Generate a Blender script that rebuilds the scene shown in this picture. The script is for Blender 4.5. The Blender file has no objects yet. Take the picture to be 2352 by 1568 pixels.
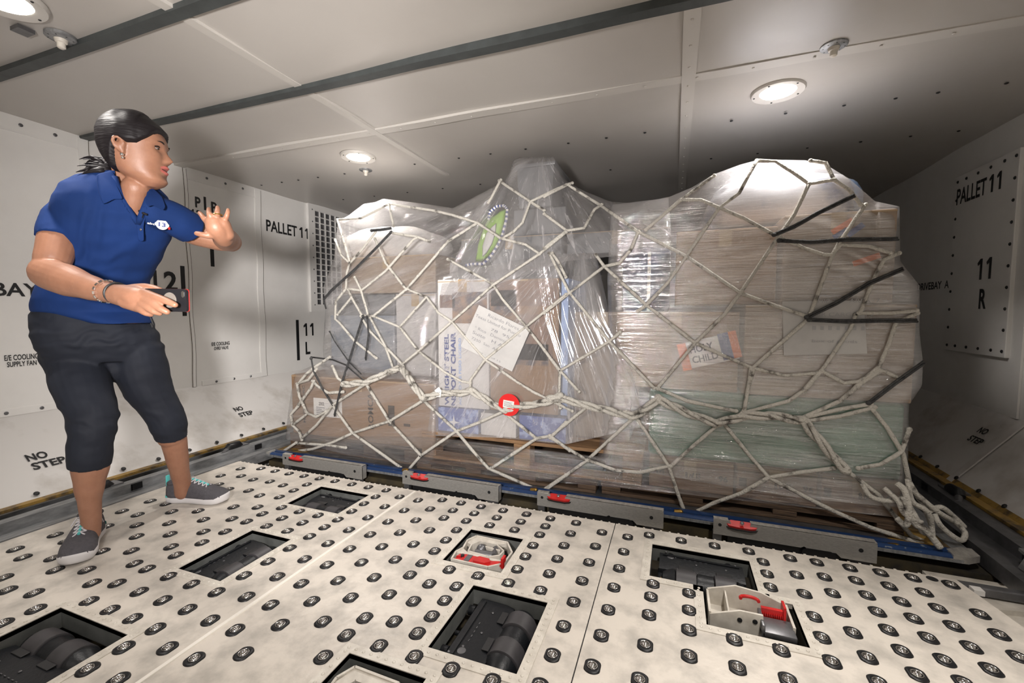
import bpy, bmesh, math, random
import numpy as np
from mathutils import Vector, Matrix
from mathutils.bvhtree import BVHTree
PI = math.pi
random.seed(7)
sc = bpy.context.scene
COL = sc.collection

# ------------------------------------------------------------------ camera
F, CX, CY = 1002.0, 1176.0, 784.0
CAM = Vector((0, 0, 0.8))
pitch = math.atan2(68, 1002)
yaw = math.atan2(373*math.cos(pitch), 1002)
FW = Vector((-math.sin(yaw)*math.cos(pitch), math.cos(yaw)*math.cos(pitch), -math.sin(pitch)))
RT = Vector((math.cos(yaw), math.sin(yaw), 0))
UP = RT.cross(FW)
cd = bpy.data.cameras.new('camera'); cam = bpy.data.objects.new('camera', cd); COL.objects.link(cam)
cam.matrix_world = Matrix.Translation(CAM) @ Matrix((RT, UP, -FW)).transposed().to_4x4()
cd.sensor_width = 36; cd.lens = 36*F/2352; cd.clip_start = 0.02
sc.camera = cam

# ------------------------------------------------------------------ world, light, exposure
w = bpy.data.worlds.new('world'); sc.world = w; w.use_nodes = True
w.node_tree.nodes['Background'].inputs[0].default_value = (0.8, 0.9, 1, 1)
w.node_tree.nodes['Background'].inputs[1].default_value = 0.05
sc.view_settings.view_transform = 'Standard'; sc.view_settings.look = 'None'
sc.view_settings.exposure = -0.42; sc.view_settings.gamma = 1.0
sc.view_settings.use_curve_mapping = False

def area(name, loc, target, size, power, color, size_y=None, spread=PI):
    l = bpy.data.lights.new(name, 'AREA'); l.energy = power; l.color = color; l.spread = spread
    l.shape = 'RECTANGLE' if size_y else 'DISK'; l.size = size
    if size_y: l.size_y = size_y
    o = bpy.data.objects.new(name, l); COL.objects.link(o); o.location = loc
    o.rotation_euler = (Vector(target)-Vector(loc)).to_track_quat('-Z', 'Y').to_euler()
    return o
WARM = (1.0, 0.945, 0.89)
# daylight and loader lamps coming in through the open cargo door, right of and behind the camera
area('cargo_door_light', (1.75, -1.25, 0.95), (-2.8, -0.4, 0.75), 1.9, 11, (1.0, 0.965, 0.94), 1.3)
# the small video light just behind and left of the photographer, aimed at the person and the load
area('work_light', (-.34, -.28, .90), (-1.60, 2.2, .96), .17, 29, (1.0, .955, .93), spread=math.radians(84))
LAMPS = [(0.373, 2.10, 13), (-1.736, 2.12, 11), (-1.827, 0.72, 6), (0.38, 0.60, 15), (-1.80, -0.75, 5), (-0.55, -1.15, 9), (0.38, -0.75, 14), (-0.7, -2.3, 9)]

def V(*a): return Vector(a)
def ray(px, py): return FW + RT*((px-CX)/F) + UP*((CY-py)/F)
def at(px, py, y):                      # the point of the plane y that the camera sees at a photo pixel
    d = ray(px, py); return CAM + d*((y-CAM.y)/d.y)
def onz(px, py, z):
    d = ray(px, py); return CAM + d*((z-CAM.z)/d.z)
def dep(px, py, d):                     # the point at depth d along the camera axis
    return CAM + ray(px, py)*d

# ------------------------------------------------------------------ materials
def newmat(name):
    m = bpy.data.materials.new(name); m.use_nodes = True
    nt = m.node_tree; nt.nodes.clear()
    return m, nt, nt.nodes.new('ShaderNodeOutputMaterial')
def mat(name, col, rough=0.5, metal=0.0, col2=None, nscale=8, nlo=0.35, nhi=0.65, bump=0.0, bscale=60, stretch=(1, 1, 1), bstretch=(1, 1, 1), emit=None, spec=0.5, detail=5, rough2=None, sub=0):
    m, nt, out = newmat(name); N = nt.nodes; L = nt.links
    b = N.new('ShaderNodeBsdfPrincipled'); L.new(b.outputs[0], out.inputs[0])
    b.inputs['Base Color'].default_value = (*col, 1); b.inputs['Roughness'].default_value = rough
    b.inputs['Metallic'].default_value = metal; b.inputs['Specular IOR Level'].default_value = spec
    if sub:
        b.inputs['Subsurface Weight'].default_value = sub; b.inputs['Subsurface Radius'].default_value = (.02, .008, .004); b.inputs['Subsurface Scale'].default_value = 0.5
    if emit:
        b.inputs['Emission Color'].default_value = (*emit[0], 1); b.inputs['Emission Strength'].default_value = emit[1]
    tc = N.new('ShaderNodeTexCoord')
    if col2:
        mp = N.new('ShaderNodeMapping'); mp.inputs['Scale'].default_value = stretch; L.new(tc.outputs['Object'], mp.inputs[0])
        n = N.new('ShaderNodeTexNoise'); n.inputs['Scale'].default_value = nscale; n.inputs['Detail'].default_value = detail; n.inputs['Roughness'].default_value = 0.6
        L.new(mp.outputs[0], n.inputs['Vector'])
        r = N.new('ShaderNodeValToRGB'); r.color_ramp.elements[0].position = nlo; r.color_ramp.elements[1].position = nhi
        r.color_ramp.elements[0].color = (*col2, 1); r.color_ramp.elements[1].color = (*col, 1)
        L.new(n.outputs[0], r.inputs[0]); L.new(r.outputs[0], b.inputs['Base Color'])
        if rough2 is not None:
            q = N.new('ShaderNodeMapRange'); q.inputs['From Min'].default_value = nlo; q.inputs['From Max'].default_value = nhi
            q.inputs['To Min'].default_value = rough2; q.inputs['To Max'].default_value = rough
            L.new(n.outputs[0], q.inputs[0]); L.new(q.outputs[0], b.inputs['Roughness'])
    if bump:
        mp2 = N.new('ShaderNodeMapping'); mp2.inputs['Scale'].default_value = bstretch; L.new(tc.outputs['Object'], mp2.inputs[0])
        n2 = N.new('ShaderNodeTexNoise'); n2.inputs['Scale'].default_value = bscale; n2.inputs['Detail'].default_value = 4
        L.new(mp2.outputs[0], n2.inputs['Vector'])
        bp = N.new('ShaderNodeBump'); bp.inputs['Strength'].default_value = bump; bp.inputs['Distance'].default_value = 0.01
        L.new(n2.outputs[0], bp.inputs['Height']); L.new(bp.outputs[0], b.inputs['Normal'])
    return m
M = {}
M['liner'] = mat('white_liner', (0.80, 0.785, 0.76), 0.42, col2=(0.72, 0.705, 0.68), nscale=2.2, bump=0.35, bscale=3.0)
M['liner_low'] = mat('lower_liner', (0.64, 0.62, 0.60), 0.5, col2=(0.44, 0.41, 0.375), nscale=4, nlo=0.28, nhi=0.5, bump=0.2, bscale=6)
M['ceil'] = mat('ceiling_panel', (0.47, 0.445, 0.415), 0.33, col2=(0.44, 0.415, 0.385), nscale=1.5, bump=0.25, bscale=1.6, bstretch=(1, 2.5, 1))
M['seam'] = mat('seam_tape', (0.52, 0.495, 0.46), 0.45)
M['letter'] = mat('black_lettering', (0.012, 0.012, 0.013), 0.5)
M['stitch'] = mat('brown_stitching', (0.10, 0.08, 0.06), 0.8)
M['strip'] = mat('grey_ceiling_strip', (0.055, 0.063, 0.063), 0.55, col2=(0.04, 0.045, 0.045), nscale=20)
M['floor_paint'] = mat('cream_floor_paint', (0.62, 0.57, 0.505), 0.36, col2=(0.36, 0.335, 0.30), nscale=11, nlo=0.28, nhi=0.56, bump=0.12, bscale=50, detail=12)
M['rim'] = mat('worn_frame_paint', (0.66, 0.62, 0.55), 0.35, col2=(0.52, 0.48, 0.42), nscale=30, bump=0.1, bscale=90)
M['sub'] = mat('olive_subfloor', (0.075, 0.058, 0.028), 0.6, col2=(0.022, 0.02, 0.018), nscale=10)
M['pitwall'] = mat('grey_pit_wall', (0.15, 0.155, 0.148), 0.45, col2=(0.09, 0.095, 0.09), nscale=14)
M['blackplastic'] = mat('black_plastic', (0.008, 0.008, 0.009), 0.4, spec=.4)
M['steel'] = mat('polished_steel', (0.62, 0.60, 0.58), 0.16, 1.0)
M['housing'] = mat('black_anodised_housing', (0.006, 0.007, 0.009), 0.42, spec=.35, bump=0.1, bscale=120)
M['rubber'] = mat('grey_rubber', (0.045, 0.042, 0.046), 0.5, col2=(0.034, 0.032, 0.034), nscale=40)
M['white_metal'] = mat('white_painted_metal', (0.66, 0.62, 0.55), 0.4, col2=(0.5, 0.46, 0.4), nscale=25)
M['red'] = mat('red_painted_metal', (0.62, 0.02, 0.018), 0.32, col2=(0.42, 0.015, 0.015), nscale=20)
M['gunmetal'] = mat('grey_metal', (0.20, 0.20, 0.21), 0.38, 0.7, col2=(0.13, 0.13, 0.135), nscale=20)
M['alu'] = mat('brushed_aluminium', (0.60, 0.58, 0.54), 0.30, 0.55, col2=(0.40, 0.385, 0.36), nscale=30, stretch=(3, 1, 40), bump=0.1)
M['alu_dark'] = mat('dull_aluminium', (0.34, 0.345, 0.35), 0.5, 0.5, col2=(0.19, 0.195, 0.20), nscale=14, stretch=(6, 1, 3))
M['blue'] = mat('blue_rail_paint', (0.010, 0.038, 0.125), 0.42, col2=(0.20, 0.23, 0.25), nscale=38, nlo=0.30, nhi=0.36)
M['yellow'] = mat('yellow_primer', (0.33, 0.20, 0.045), 0.5, col2=(0.07, 0.05, 0.03), nscale=16, nlo=0.38, nhi=0.55)
M['kraft'] = mat('brown_cardboard', (0.27, 0.165, 0.095), 0.75, col2=(0.22, 0.135, 0.078), nscale=30, stretch=(1, 1, 6))
M['kraft2'] = mat('pale_cardboard', (0.32, 0.245, 0.185), 0.75, col2=(0.28, 0.21, 0.155), nscale=20, stretch=(1, 1, 6))
M['tape'] = mat('packing_tape', (0.42, 0.31, 0.19), 0.2)
M['wood'] = mat('pallet_wood', (0.30, 0.17, 0.08), 0.7, col2=(0.17, 0.095, 0.045), nscale=9, stretch=(1.2, 8, 18), bump=0.3, bscale=30, bstretch=(1, 6, 16))
M['wood_dark'] = mat('dark_shaded_wood', (0.13, 0.08, 0.047), 0.75, col2=(0.06, 0.038, 0.025), nscale=9, stretch=(1.2, 8, 18), bump=0.3, bscale=30, bstretch=(1, 6, 16))  # darker pallet wood, its colour dimmed further for the shadow under the load
M['paper'] = mat('white_paper', (0.72, 0.70, 0.67), 0.6)
M['seamwhite'] = mat('white_seam_strip', (.78, .74, .67), .4)
M['note'] = mat('paper_under_film', (.50, .49, .475), .5, col2=(.43, .42, .41), nscale=9)
M['ink'] = mat('dark_ink', (0.03, 0.035, 0.06), 0.6)
M['print'] = mat('blue_print', (0.05, 0.07, 0.22), 0.5)
M['blackprint'] = mat('black_print', (0.03, 0.02, 0.015), 0.6)
M['chrome'] = mat('chrome', (0.8, 0.8, 0.8), 0.08, 1.0)
M['brass'] = mat('brass', (0.45, 0.28, 0.08), 0.3, 1.0)

# ------------------------------------------------------------------ mesh helpers
class MB:
    def __init__(s): s.bm = bmesh.new(); s.k = 0
    def mi(s, k): s.k = k; return s
    def face(s, vs):
        try:
            f = s.bm.faces.new(vs); f.material_index = s.k; return f
        except ValueError: return None
    def box(s, x0, x1, y0, y1, z0, z1, m=None, bev=0.0):
        n0 = len(s.bm.verts)
        c = [s.bm.verts.new(m @ V(x, y, z) if m else V(x, y, z)) for x in (x0, x1) for y in (y0, y1) for z in (z0, z1)]
        fs = [s.face([c[i] for i in q]) for q in ((0, 1, 3, 2), (4, 6, 7, 5), (0, 4, 5, 1), (2, 3, 7, 6), (0, 2, 6, 4), (1, 5, 7, 3))]
        if bev:
            es = list({e for f in fs for e in f.edges})
            r = bmesh.ops.bevel(s.bm, geom=es, offset=bev, segments=2, affect='EDGES', profile=0.5)
            for f in r['faces']: f.material_index = s.k
        return s
    def prism(s, pts, h, m=None):
        # polygon pts (2-D) extruded along local z from 0 to h (h may be (z0, z1))
        z0, z1 = h if isinstance(h, tuple) else (0, h)
        T = (lambda p: m @ p) if m else (lambda p: p)
        a = [s.bm.verts.new(T(V(p[0], p[1], z0))) for p in pts]; b = [s.bm.verts.new(T(V(p[0], p[1], z1))) for p in pts]
        s.face(a[::-1]); s.face(b)
        n = len(pts)
        for i in range(n): s.face([a[i], a[(i+1) % n], b[(i+1) % n], b[i]])
        return s
    def rings(s, rings, cap=True, closed=True):
        R = [[s.bm.verts.new(p) for p in r] for r in rings]
        n = len(R[0])
        for a, b in zip(R, R[1:]):
            for i in range(n if closed else n-1):
                s.face([a[i], a[(i+1) % n], b[(i+1) % n], b[i]])
        if cap and closed: s.face(R[0][::-1]); s.face(R[-1])
        return R
    def lathe(s, prof, n=24, m=None, cap=True):
        T = (lambda p: m @ p) if m else (lambda p: p)
        s.rings([[T(V(r*math.cos(2*PI*i/n), r*math.sin(2*PI*i/n), z)) for i in range(n)] for r, z in prof], cap); return s
    def tube(s, pts, r, n=8, cap=True):
        pts = [Vector(p) for p in pts]; rs = r if isinstance(r, (list, tuple)) else [r]*len(pts)
        rings = []; u = None
        for i, p in enumerate(pts):
            t = (pts[min(i+1, len(pts)-1)]-pts[max(i-1, 0)])
            if t.length < 1e-9: t = V(0, 0, 1)
            t.normalize()
            if u is None: u = t.orthogonal().normalized()
            u = (u - t*u.dot(t))
            u = u.normalized() if u.length > 1e-6 else t.orthogonal().normalized()
            v = t.cross(u)
            rings.append([p + (u*math.cos(2*PI*k/n)+v*math.sin(2*PI*k/n))*rs[i] for k in range(n)])
        s.rings(rings, cap); return s
    def ball(s, c, r, seg=16, sc3=(1, 1, 1), m=None):
        c = Vector(c)
        prof = [(max(math.sin(PI*i/(seg//2)), 1e-4), -math.cos(PI*i/(seg//2))) for i in range(seg//2+1)]
        T = Matrix.Translation(c) @ (m or Matrix.Identity(4)) @ Matrix.Diagonal((r*sc3[0], r*sc3[1], r*sc3[2], 1))
        s.lathe(prof, seg, T); return s
def obj(name, mb, m, parent=None, smooth=False, world=True):
    bm = mb.bm if isinstance(mb, MB) else mb
    bmesh.ops.remove_doubles(bm, verts=bm.verts, dist=1e-6)
    bmesh.ops.recalc_face_normals(bm, faces=bm.faces)
    me = bpy.data.meshes.new(name); bm.to_mesh(me); bm.free()
    for x in (m if isinstance(m, (list, tuple)) else [m]): me.materials.append(x)
    o = bpy.data.objects.new(name, me); COL.objects.link(o)
    if smooth:
        me.polygons.foreach_set('use_smooth', [True]*len(me.polygons))
        if smooth != 'all':
            try: me.set_sharp_from_angle(angle=math.radians(40))
            except Exception: pass
    if parent is not None:
        o.parent = parent
        if world: o.matrix_parent_inverse = pinv(parent)
    return o
def pinv(p):
    m = Matrix.LocRotScale(p.location, p.rotation_euler, p.scale)
    if p.parent: m = (p.parent.matrix_parent_inverse.inverted() if False else Matrix.Identity(4)) @ m
    return m.inverted() if p.parent is None else Matrix.Identity(4)
def tag(o, label, cat, group=None, kind=None):
    o['label'] = label
    if cat: o['category'] = cat
    if group: o['group'] = group
    if kind: o['kind'] = kind
    return o
def thing(name, label, cat, loc=(0, 0, 0), rz=0, group=None):
    o = bpy.data.objects.new(name, None); COL.objects.link(o); o.location = loc; o.rotation_euler = (0, 0, rz)
    o.empty_display_size = 0.05
    return tag(o, label, cat, group)
def struct(name, mb, m, smooth=False):
    o = obj(name, mb, m, None, smooth); o['kind'] = 'structure'; return o
def copy_tree(o, parent=None):
    c = o.copy(); COL.objects.link(c); c.parent = parent
    for ch in list(o.children): copy_tree(ch, c)
    return c

def text_bm(bm, s, M4, w=None, h=None, bold=0.0, align='LEFT', spacing=1.0, mi=0, depth=0.0):
    # lettering: local x = reading direction, local y = up, scaled to width w and height h
    cu = bpy.data.curves.new('t', 'FONT'); cu.body = s; cu.size = 1; cu.offset = bold; cu.space_character = spacing
    cu.align_x = 'LEFT'; cu.resolution_u = 3; cu.space_line = 0.85
    o = bpy.data.objects.new('t', cu); COL.objects.link(o)
    dg = bpy.context.evaluated_depsgraph_get(); me = bpy.data.meshes.new_from_object(o.evaluated_get(dg))
    bpy.data.objects.remove(o); bpy.data.curves.remove(cu)
    if not me.vertices: return
    xs = [v.co.x for v in me.vertices]; ys = [v.co.y for v in me.vertices]
    x0, x1, y0, y1 = min(xs), max(xs), min(ys), max(ys)
    sy = h/(y1-y0) if h else None; sx = w/(x1-x0) if w else sy
    if sy is None: sy = sx
    ox = {'LEFT': x0, 'CENTER': (x0+x1)/2, 'RIGHT': x1}[align]
    vs = [bm.verts.new(M4 @ V((v.co.x-ox)*sx, (v.co.y-y0)*sy, 0)) for v in me.vertices]
    for p in me.polygons:
        try:
            f = bm.faces.new([vs[i] for i in p.vertices]); f.material_index = mi
        except ValueError: pass
    bpy.data.meshes.remove(me)
def frame(o, x, y):                     # a 4x4 with origin o, x and y axes
    x = Vector(x).normalized(); y = Vector(y); z = x.cross(y).normalized(); y = z.cross(x)
    return Matrix.Translation(Vector(o)) @ Matrix((x, y, z)).transposed().to_4x4()
def lerp(a, b, t): return a+(b-a)*t
def interp(x, xs, ys):
    return float(np.interp(x, xs, ys))
def hash1(i): return (math.sin(i*127.1+311.7)*43758.5453) % 1.0
def vnoise(x, y=0.0, z=0.0):
    from mathutils import noise
    return noise.noise(V(x, y, z))

# ------------------------------------------------------------------ room shell
XL, XR, ZT = -2.88, 1.46, 1.70
YB, YF = -3.2, 5.6
FL, FR, ZB = -2.465, 1.20, 0.32         # feet of the sloping lower liners, height where they end
struct('floor', MB().box(FL-0.3, FR+0.6, YB, YF, -0.16, -0.13), M['sub'])
mb = MB()                               # ceiling sheet with slow waves
nx, ny = 60, 110
g = [[mb.bm.verts.new(V(lerp(XL-0.1, XR+0.2, i/nx), lerp(YB, YF, j/ny), ZT+0.006*vnoise(i*0.13, j*0.22)+(0.004*math.sin(j*0.5+i*0.1)))) for j in range(ny+1)] for i in range(nx+1)]
for i in range(nx):
    for j in range(ny): mb.face([g[i][j], g[i+1][j], g[i+1][j+1], g[i][j+1]])
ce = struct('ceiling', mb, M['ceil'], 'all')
def wall(name, x, sgn, y0, y1, z0, z1, m, hole=None):
    mb = MB(); ny = int((y1-y0)/0.04); nz = int((z1-z0)/0.04)
    bow = lambda y, z: 0.0016*vnoise(y*1.7, z*2.2, x)+0.0008*vnoise(y*5, z*4, x)
    g = [[mb.bm.verts.new(V(x+sgn*(bow(lerp(y0, y1, j/ny), lerp(z0, z1, k/nz))), lerp(y0, y1, j/ny), lerp(z0, z1, k/nz))) for k in range(nz+1)] for j in range(ny+1)]
    for j in range(ny):
        for k in range(nz):
            yc, zc = lerp(y0, y1, (j+.5)/ny), lerp(z0, z1, (k+.5)/nz)
            if hole and hole[0] < yc < hole[1] and hole[2] < zc < hole[3]: continue
            mb.face([g[j][k], g[j+1][k], g[j+1][k+1], g[j][k+1]])
    return struct(name, mb, m, 'all')
wl = wall('wall_left', XL, -1, YB, YF, ZB, ZT+0.02, M['liner'])
wr = wall('wall_right', XR, 1, YB, YF, ZB, ZT+0.02, M['liner'], hole=(-2.25, -0.25, 0.34, 1.6))
struct('wall_back', MB().box(XL-.05, XR+.1, YF, YF+.03, -.15, ZT+.02), M['liner'])
struct('wall_front', MB().box(XL-.05, XR+.1, YB-.03, YB, -.15, ZT+.02), M['liner'])
def slope(name, xa, za, xb, zb, m):
    mb = MB(); n = 90
    a = [mb.bm.verts.new(V(xa, lerp(YB, YF, i/n), za)) for i in range(n+1)]
    c = [mb.bm.verts.new(V((xa+xb)/2-(.001 if xa > xb else -.001), lerp(YB, YF, i/n), (za+zb)/2-.001)) for i in range(n+1)]
    b = [mb.bm.verts.new(V(xb, lerp(YB, YF, i/n), zb)) for i in range(n+1)]
    for p, q in ((a, c), (c, b)):
        for i in range(n): mb.face([p[i], p[i+1], q[i+1], q[i]])
    return struct(name, mb, m, 'all')
sl = slope('trim_1', FL, 0.0, XL-0.004, ZB+0.003, M['liner_low'])
sr = slope('trim_2', FR, 0.0, XR+0.004, ZB+0.003, M['liner_low'])
# sill plates below the slopes so that nothing shows underneath
struct('baseboard_left', MB().box(FL-.02, FL, YB, YF, -.15, 0.0), M['alu_dark'])
struct('baseboard_right', MB().box(FR, FR+.02, YB, YF, -.15, 0.0), M['alu_dark'])
# frame of the open cargo door
mb = MB()
for q in ((-2.29, -2.25, .30, 1.64), (-.25, -.21, .30, 1.64)): mb.box(XR-.012, XR+.10, q[0], q[1], q[2], q[3])
mb.box(XR-.012, XR+.10, -2.25, -.25, 1.6, 1.64); mb.box(XR-.012, XR+.10, -2.25, -.25, .30, .34)
struct('door_1', mb, M['alu_dark'])

# ceiling seams, strips
def band_y(name, y, x0, x1, wd, th, m, sag=0.0, riv=None):
    mb = MB(); n = 40
    for i in range(n):
        xa, xb = lerp(x0, x1, i/n), lerp(x0, x1, (i+1)/n)
        za = ZT-.006-sag*math.sin(PI*i/n)-0.003*vnoise(xa*3); zb = ZT-.006-sag*math.sin(PI*(i+1)/n)-0.003*vnoise(xb*3)
        ya = y+0.006*vnoise(xa*1.3, y); yb = y+0.006*vnoise(xb*1.3, y)
        c = [mb.bm.verts.new(V(*p)) for p in ((xa, ya-wd/2, za-th), (xb, yb-wd/2, zb-th), (xb, yb+wd/2, zb-th), (xa, ya+wd/2, za-th), (xa, ya-wd/2, ZT+.01), (xb, yb-wd/2, ZT+.01), (xb, yb+wd/2, ZT+.01), (xa, ya+wd/2, ZT+.01))]
        for f in ((0, 1, 2, 3), (0, 4, 5, 1), (3, 2, 6, 7)): mb.face([c[k] for k in f])
    return struct(name, mb, m, True)
def band_x(name, x, y0, y1, wd, m):
    mb = MB(); mb.box(x-wd/2, x+wd/2, y0, y1, ZT-.009, ZT+.01)
    return struct(name, mb, m)
band_y('trim_3', 1.405, XL, XR+.1, 0.040, 0.006, M['strip'], 0.012)
band_y('trim_4', 0.935, XL, XR+.1, 0.040, 0.006, M['strip'], 0.004)
band_y('trim_5', -0.2, XL, XR+.1, 0.040, 0.006, M['strip'], 0.004)
band_y('trim_6', 1.865, XL, XR, 0.055, 0.0015, M['seam'])
band_x('trim_7', 0.03, 1.43, 4.8, 0.05, M['seam'])
band_x('trim_8', -1.42, -1.5, 2.6, 0.035, M['seam'])
mb = MB()
def rivet(mb, p, n, r=0.006):
    z = Vector(n).normalized(); x = z.orthogonal().normalized(); y = z.cross(x)
    m = Matrix.Translation(Vector(p)) @ Matrix((x, y, z)).transposed().to_4x4()
    mb.lathe([(r, 0), (r, r*.25), (r*.6, r*.55), (1e-4, r*.6)], 10, m, cap=False)
for y, xs in ((2.34, [-2.76, -2.57, -2.42, -2.25, -2.03, -1.5, -1.2, -1.0, -.79, -.55, -.35, -.16, .23, .45, .67, .85, .99, 1.2]), (2.86, [-2.5, -2.2, -1.9, -1.6, -1.3, -1.0, -.7, -.4, .18, .42, .66, .9, 1.11, 1.3])):
    for x in xs: rivet(mb, (x, y, ZT-.005), (0, 0, -1), .007)
rv = obj('ceiling_rivets', mb, M['letter'], ce)
mb = MB()
for k in range(22):
    rivet(mb, (0.03, 1.5+k*.14, ZT-.009), (0, 0, -1), .005)
    rivet(mb, (-2.6+k*.19, 1.865, ZT-.009), (0, 0, -1), .005)
obj('seam_rivets', mb, M['seam'], ce)

# left wall: liner seams, hems, snaps, grille, lettering
U = V(0, 1, 0); W = V(0, 0, 1)
def left_seam(y, wd=.03, dark=True):
    mb = MB(); n = 26
    for k in range(n):
        z0, z1 = lerp(ZB, 1.69, k/n), lerp(ZB, 1.69, (k+1)/n)
        a = y+.004*math.sin(k*.7+y*9); b = y+.004*math.sin((k+1)*.7+y*9)
        c = [mb.bm.verts.new(V(*p)) for p in ((XL+.0055, a-wd/2, z0), (XL+.0055, b-wd/2, z1), (XL+.0065, b+wd/2, z1), (XL+.0065, a+wd/2, z0), (XL-.01, a-wd/2, z0), (XL-.01, b-wd/2, z1), (XL-.01, b+wd/2, z1), (XL-.01, a+wd/2, z0))]
        for f in ((0, 1, 2, 3), (0, 4, 5, 1), (3, 2, 6, 7)): mb.face([c[q] for q in f])
    obj('liner_hem', mb, M['liner'], wl)
    if dark:
        mb = MB()
        for yy in ((y+wd/2+.001,) if dark == 1 else (y-wd/2, y+wd/2)):
            mb.tube([(XL+.0055, yy+.004*math.sin(k*.7+y*9), lerp(ZB, 1.69, k/n)) for k in range(n+1)], .0017, 5)
        obj('stitch_line', mb, M['stitch'], wl)
left_seam(1.40, .04, 1); left_seam(1.895, .02, 2); left_seam(2.40, .045, 1)
mb = MB(); mb2 = MB()
for (y0, y1) in ((-1, 1.38), (1.92, 2.38)):
    mb.box(XL-.005, XL+.0055, y0, y1, 1.628, 1.632); mb.box(XL-.005, XL+.0055, y0+.02, y1, .318, .350)
    k = int((y1-y0)/.125)
    for i in range(k):
        yy = lerp(y0+.05, y1-.03, (i+.5)/k)
        rivet(mb2, (XL+.003, yy, 1.668), (1, 0, 0), .008); rivet(mb2, (XL+.0055, yy, .334), (1, 0, 0), .008)
obj('hem_fold', mb, M['liner'], wl); obj('snap_studs', mb2, M['gunmetal'], wl)
# vertical-bar marks and words
def decal(parent, x, y0, z0, s, w_, h_, sgn=1, bold=.012, align='LEFT', **k):
    bm = bmesh.new()
    text_bm(bm, s, frame(V(x, y0, z0), V(0, sgn, 0), V(0, 0, 1)), w_, h_, bold, align, **k)
    return obj('lettering', bm, M['letter'], parent)
ONE = [(0, .80), (.30, 1), (.52, 1), (.52, 0), (.29, 0), (.29, .76), (.07, .67)]
def ones(parent, x, y0, z0, ws, h_, n=1, sgn=1, gap=.95):
    mb = MB()
    for k in range(n): mb.prism([(a*ws, b*h_) for a, b in ONE], .0006, frame(V(x, y0+sgn*k*ws*gap, z0), V(0, sgn, 0), V(0, 0, 1)))
    return obj('lettering', mb, M['letter'], parent)
X1 = XL+.0032
decal(wl, X1, 2.466, 1.405, 'PALLET', .285, .085, bold=.02); ones(wl, X1, 2.775, 1.405, .060, .085, 2)
for (y, z0, z1, wd) in ((2.725, .405, .735, .026), (1.855, .775, 1.085, .024), (2.047, 1.10, 1.36, .024), (2.015, 1.46, 1.545, .014)):
    obj('bar_mark', MB().box(XL, XL+.0034, y-wd/2, y+wd/2, z0, z1), M['letter'], wl)
ones(wl, X1, 2.785, .60, .072, .105, 2); decal(wl, X1, 2.80, .445, 'L', .05, .105, bold=.03)
ones(wl, X1, 1.668, .925, .075, .12); decal(wl, X1, 1.745, .925, '2', .075, .12, bold=.03)
decal(wl, X1, 1.952, 1.465, 'P', .034, .068, bold=.03); decal(wl, X1, 2.055, 1.455, 'P', .038, .070, bold=.03)
ones(wl, X1, 1.925, 1.40, .03, .05); decal(wl, X1, 1.955, 1.40, '2', .03, .05, bold=.03)
decal(wl, X1, .80, .872, 'DRIVEBAY', .395, .062, bold=.02)
decal(wl, X1, 2.015, .574, 'E/E COOLING', .125, .024, bold=.02); decal(wl, X1, 2.03, .545, 'OVRD VALVE', .10, .022, bold=.02)
decal(wl, X1, 1.056, .575, 'E/E COOLING', .115, .026, bold=.02); decal(wl, X1, 1.063, .545, 'SUPPLY FAN', .10, .024, bold=.02)
# NO STEP on the slopes
sd = V(XL-FL, 0, ZB).normalized(); sn = V(ZB, 0, FL-XL).normalized()
def nostep(y, zc, s, parent, FX=FL, d=sd, n=sn, h=.036, sg=1):
    t = zc/d.z
    o = V(FX, y, 0)+d*t+n*.0022
    bm = bmesh.new()
    text_bm(bm, 'NO', frame(o+d*h*.75, V(0, sg, 0), d), .06*s, h*s, .03); text_bm(bm, 'STEP', frame(o-d*h*.75, V(0, sg, 0), d), .098*s, h*s, .03)
    obj('lettering', bm, M['letter'], parent)
nostep(1.02, .125, 1.15, sl); nostep(2.0, .135, 1.0, sl)
# grille on the left wall
gr = MB()
gy0, gy1, gz0, gz1 = 2.93, 3.42, .86, 1.655
for k in range(9):
    yy = lerp(gy0, gy1, k/8); gr.box(XL+.004, XL+.016, yy-.004, yy+.004, gz0, gz1)
for k in range(17):
    zz = lerp(gz0, gz1, k/16); gr.box(XL+.004, XL+.015, gy0, gy1, zz-.004, zz+.004)
for q in ((gy0-.07, gy0, gz0-.06, gz1+.05), (gy1, gy1+.06, gz0-.06, gz1+.05)): gr.box(XL-.005, XL+.02, *q)
gr.box(XL-.005, XL+.02, gy0, gy1, gz0-.06, gz0); gr.box(XL-.005, XL+.02, gy0, gy1, gz1, gz1+.05)
t = thing('vent_grille', 'white square-mesh vent grille on the left wall beside the cargo', 'vent', (XL, gy0, gz0))
obj('grille_mesh', gr, M['liner'], t)
obj('backing_plate', MB().box(XL+.0005, XL+.0035, gy0, gy1, gz0, gz1), M['gunmetal'], t)
mb = MB()
for k in range(9):
    rivet(mb, (XL+.02, gy0-.03, lerp(gz0, gz1, k/8)), (1, 0, 0), .006)
obj('grille_screws', mb, M['gunmetal'], t)

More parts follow.
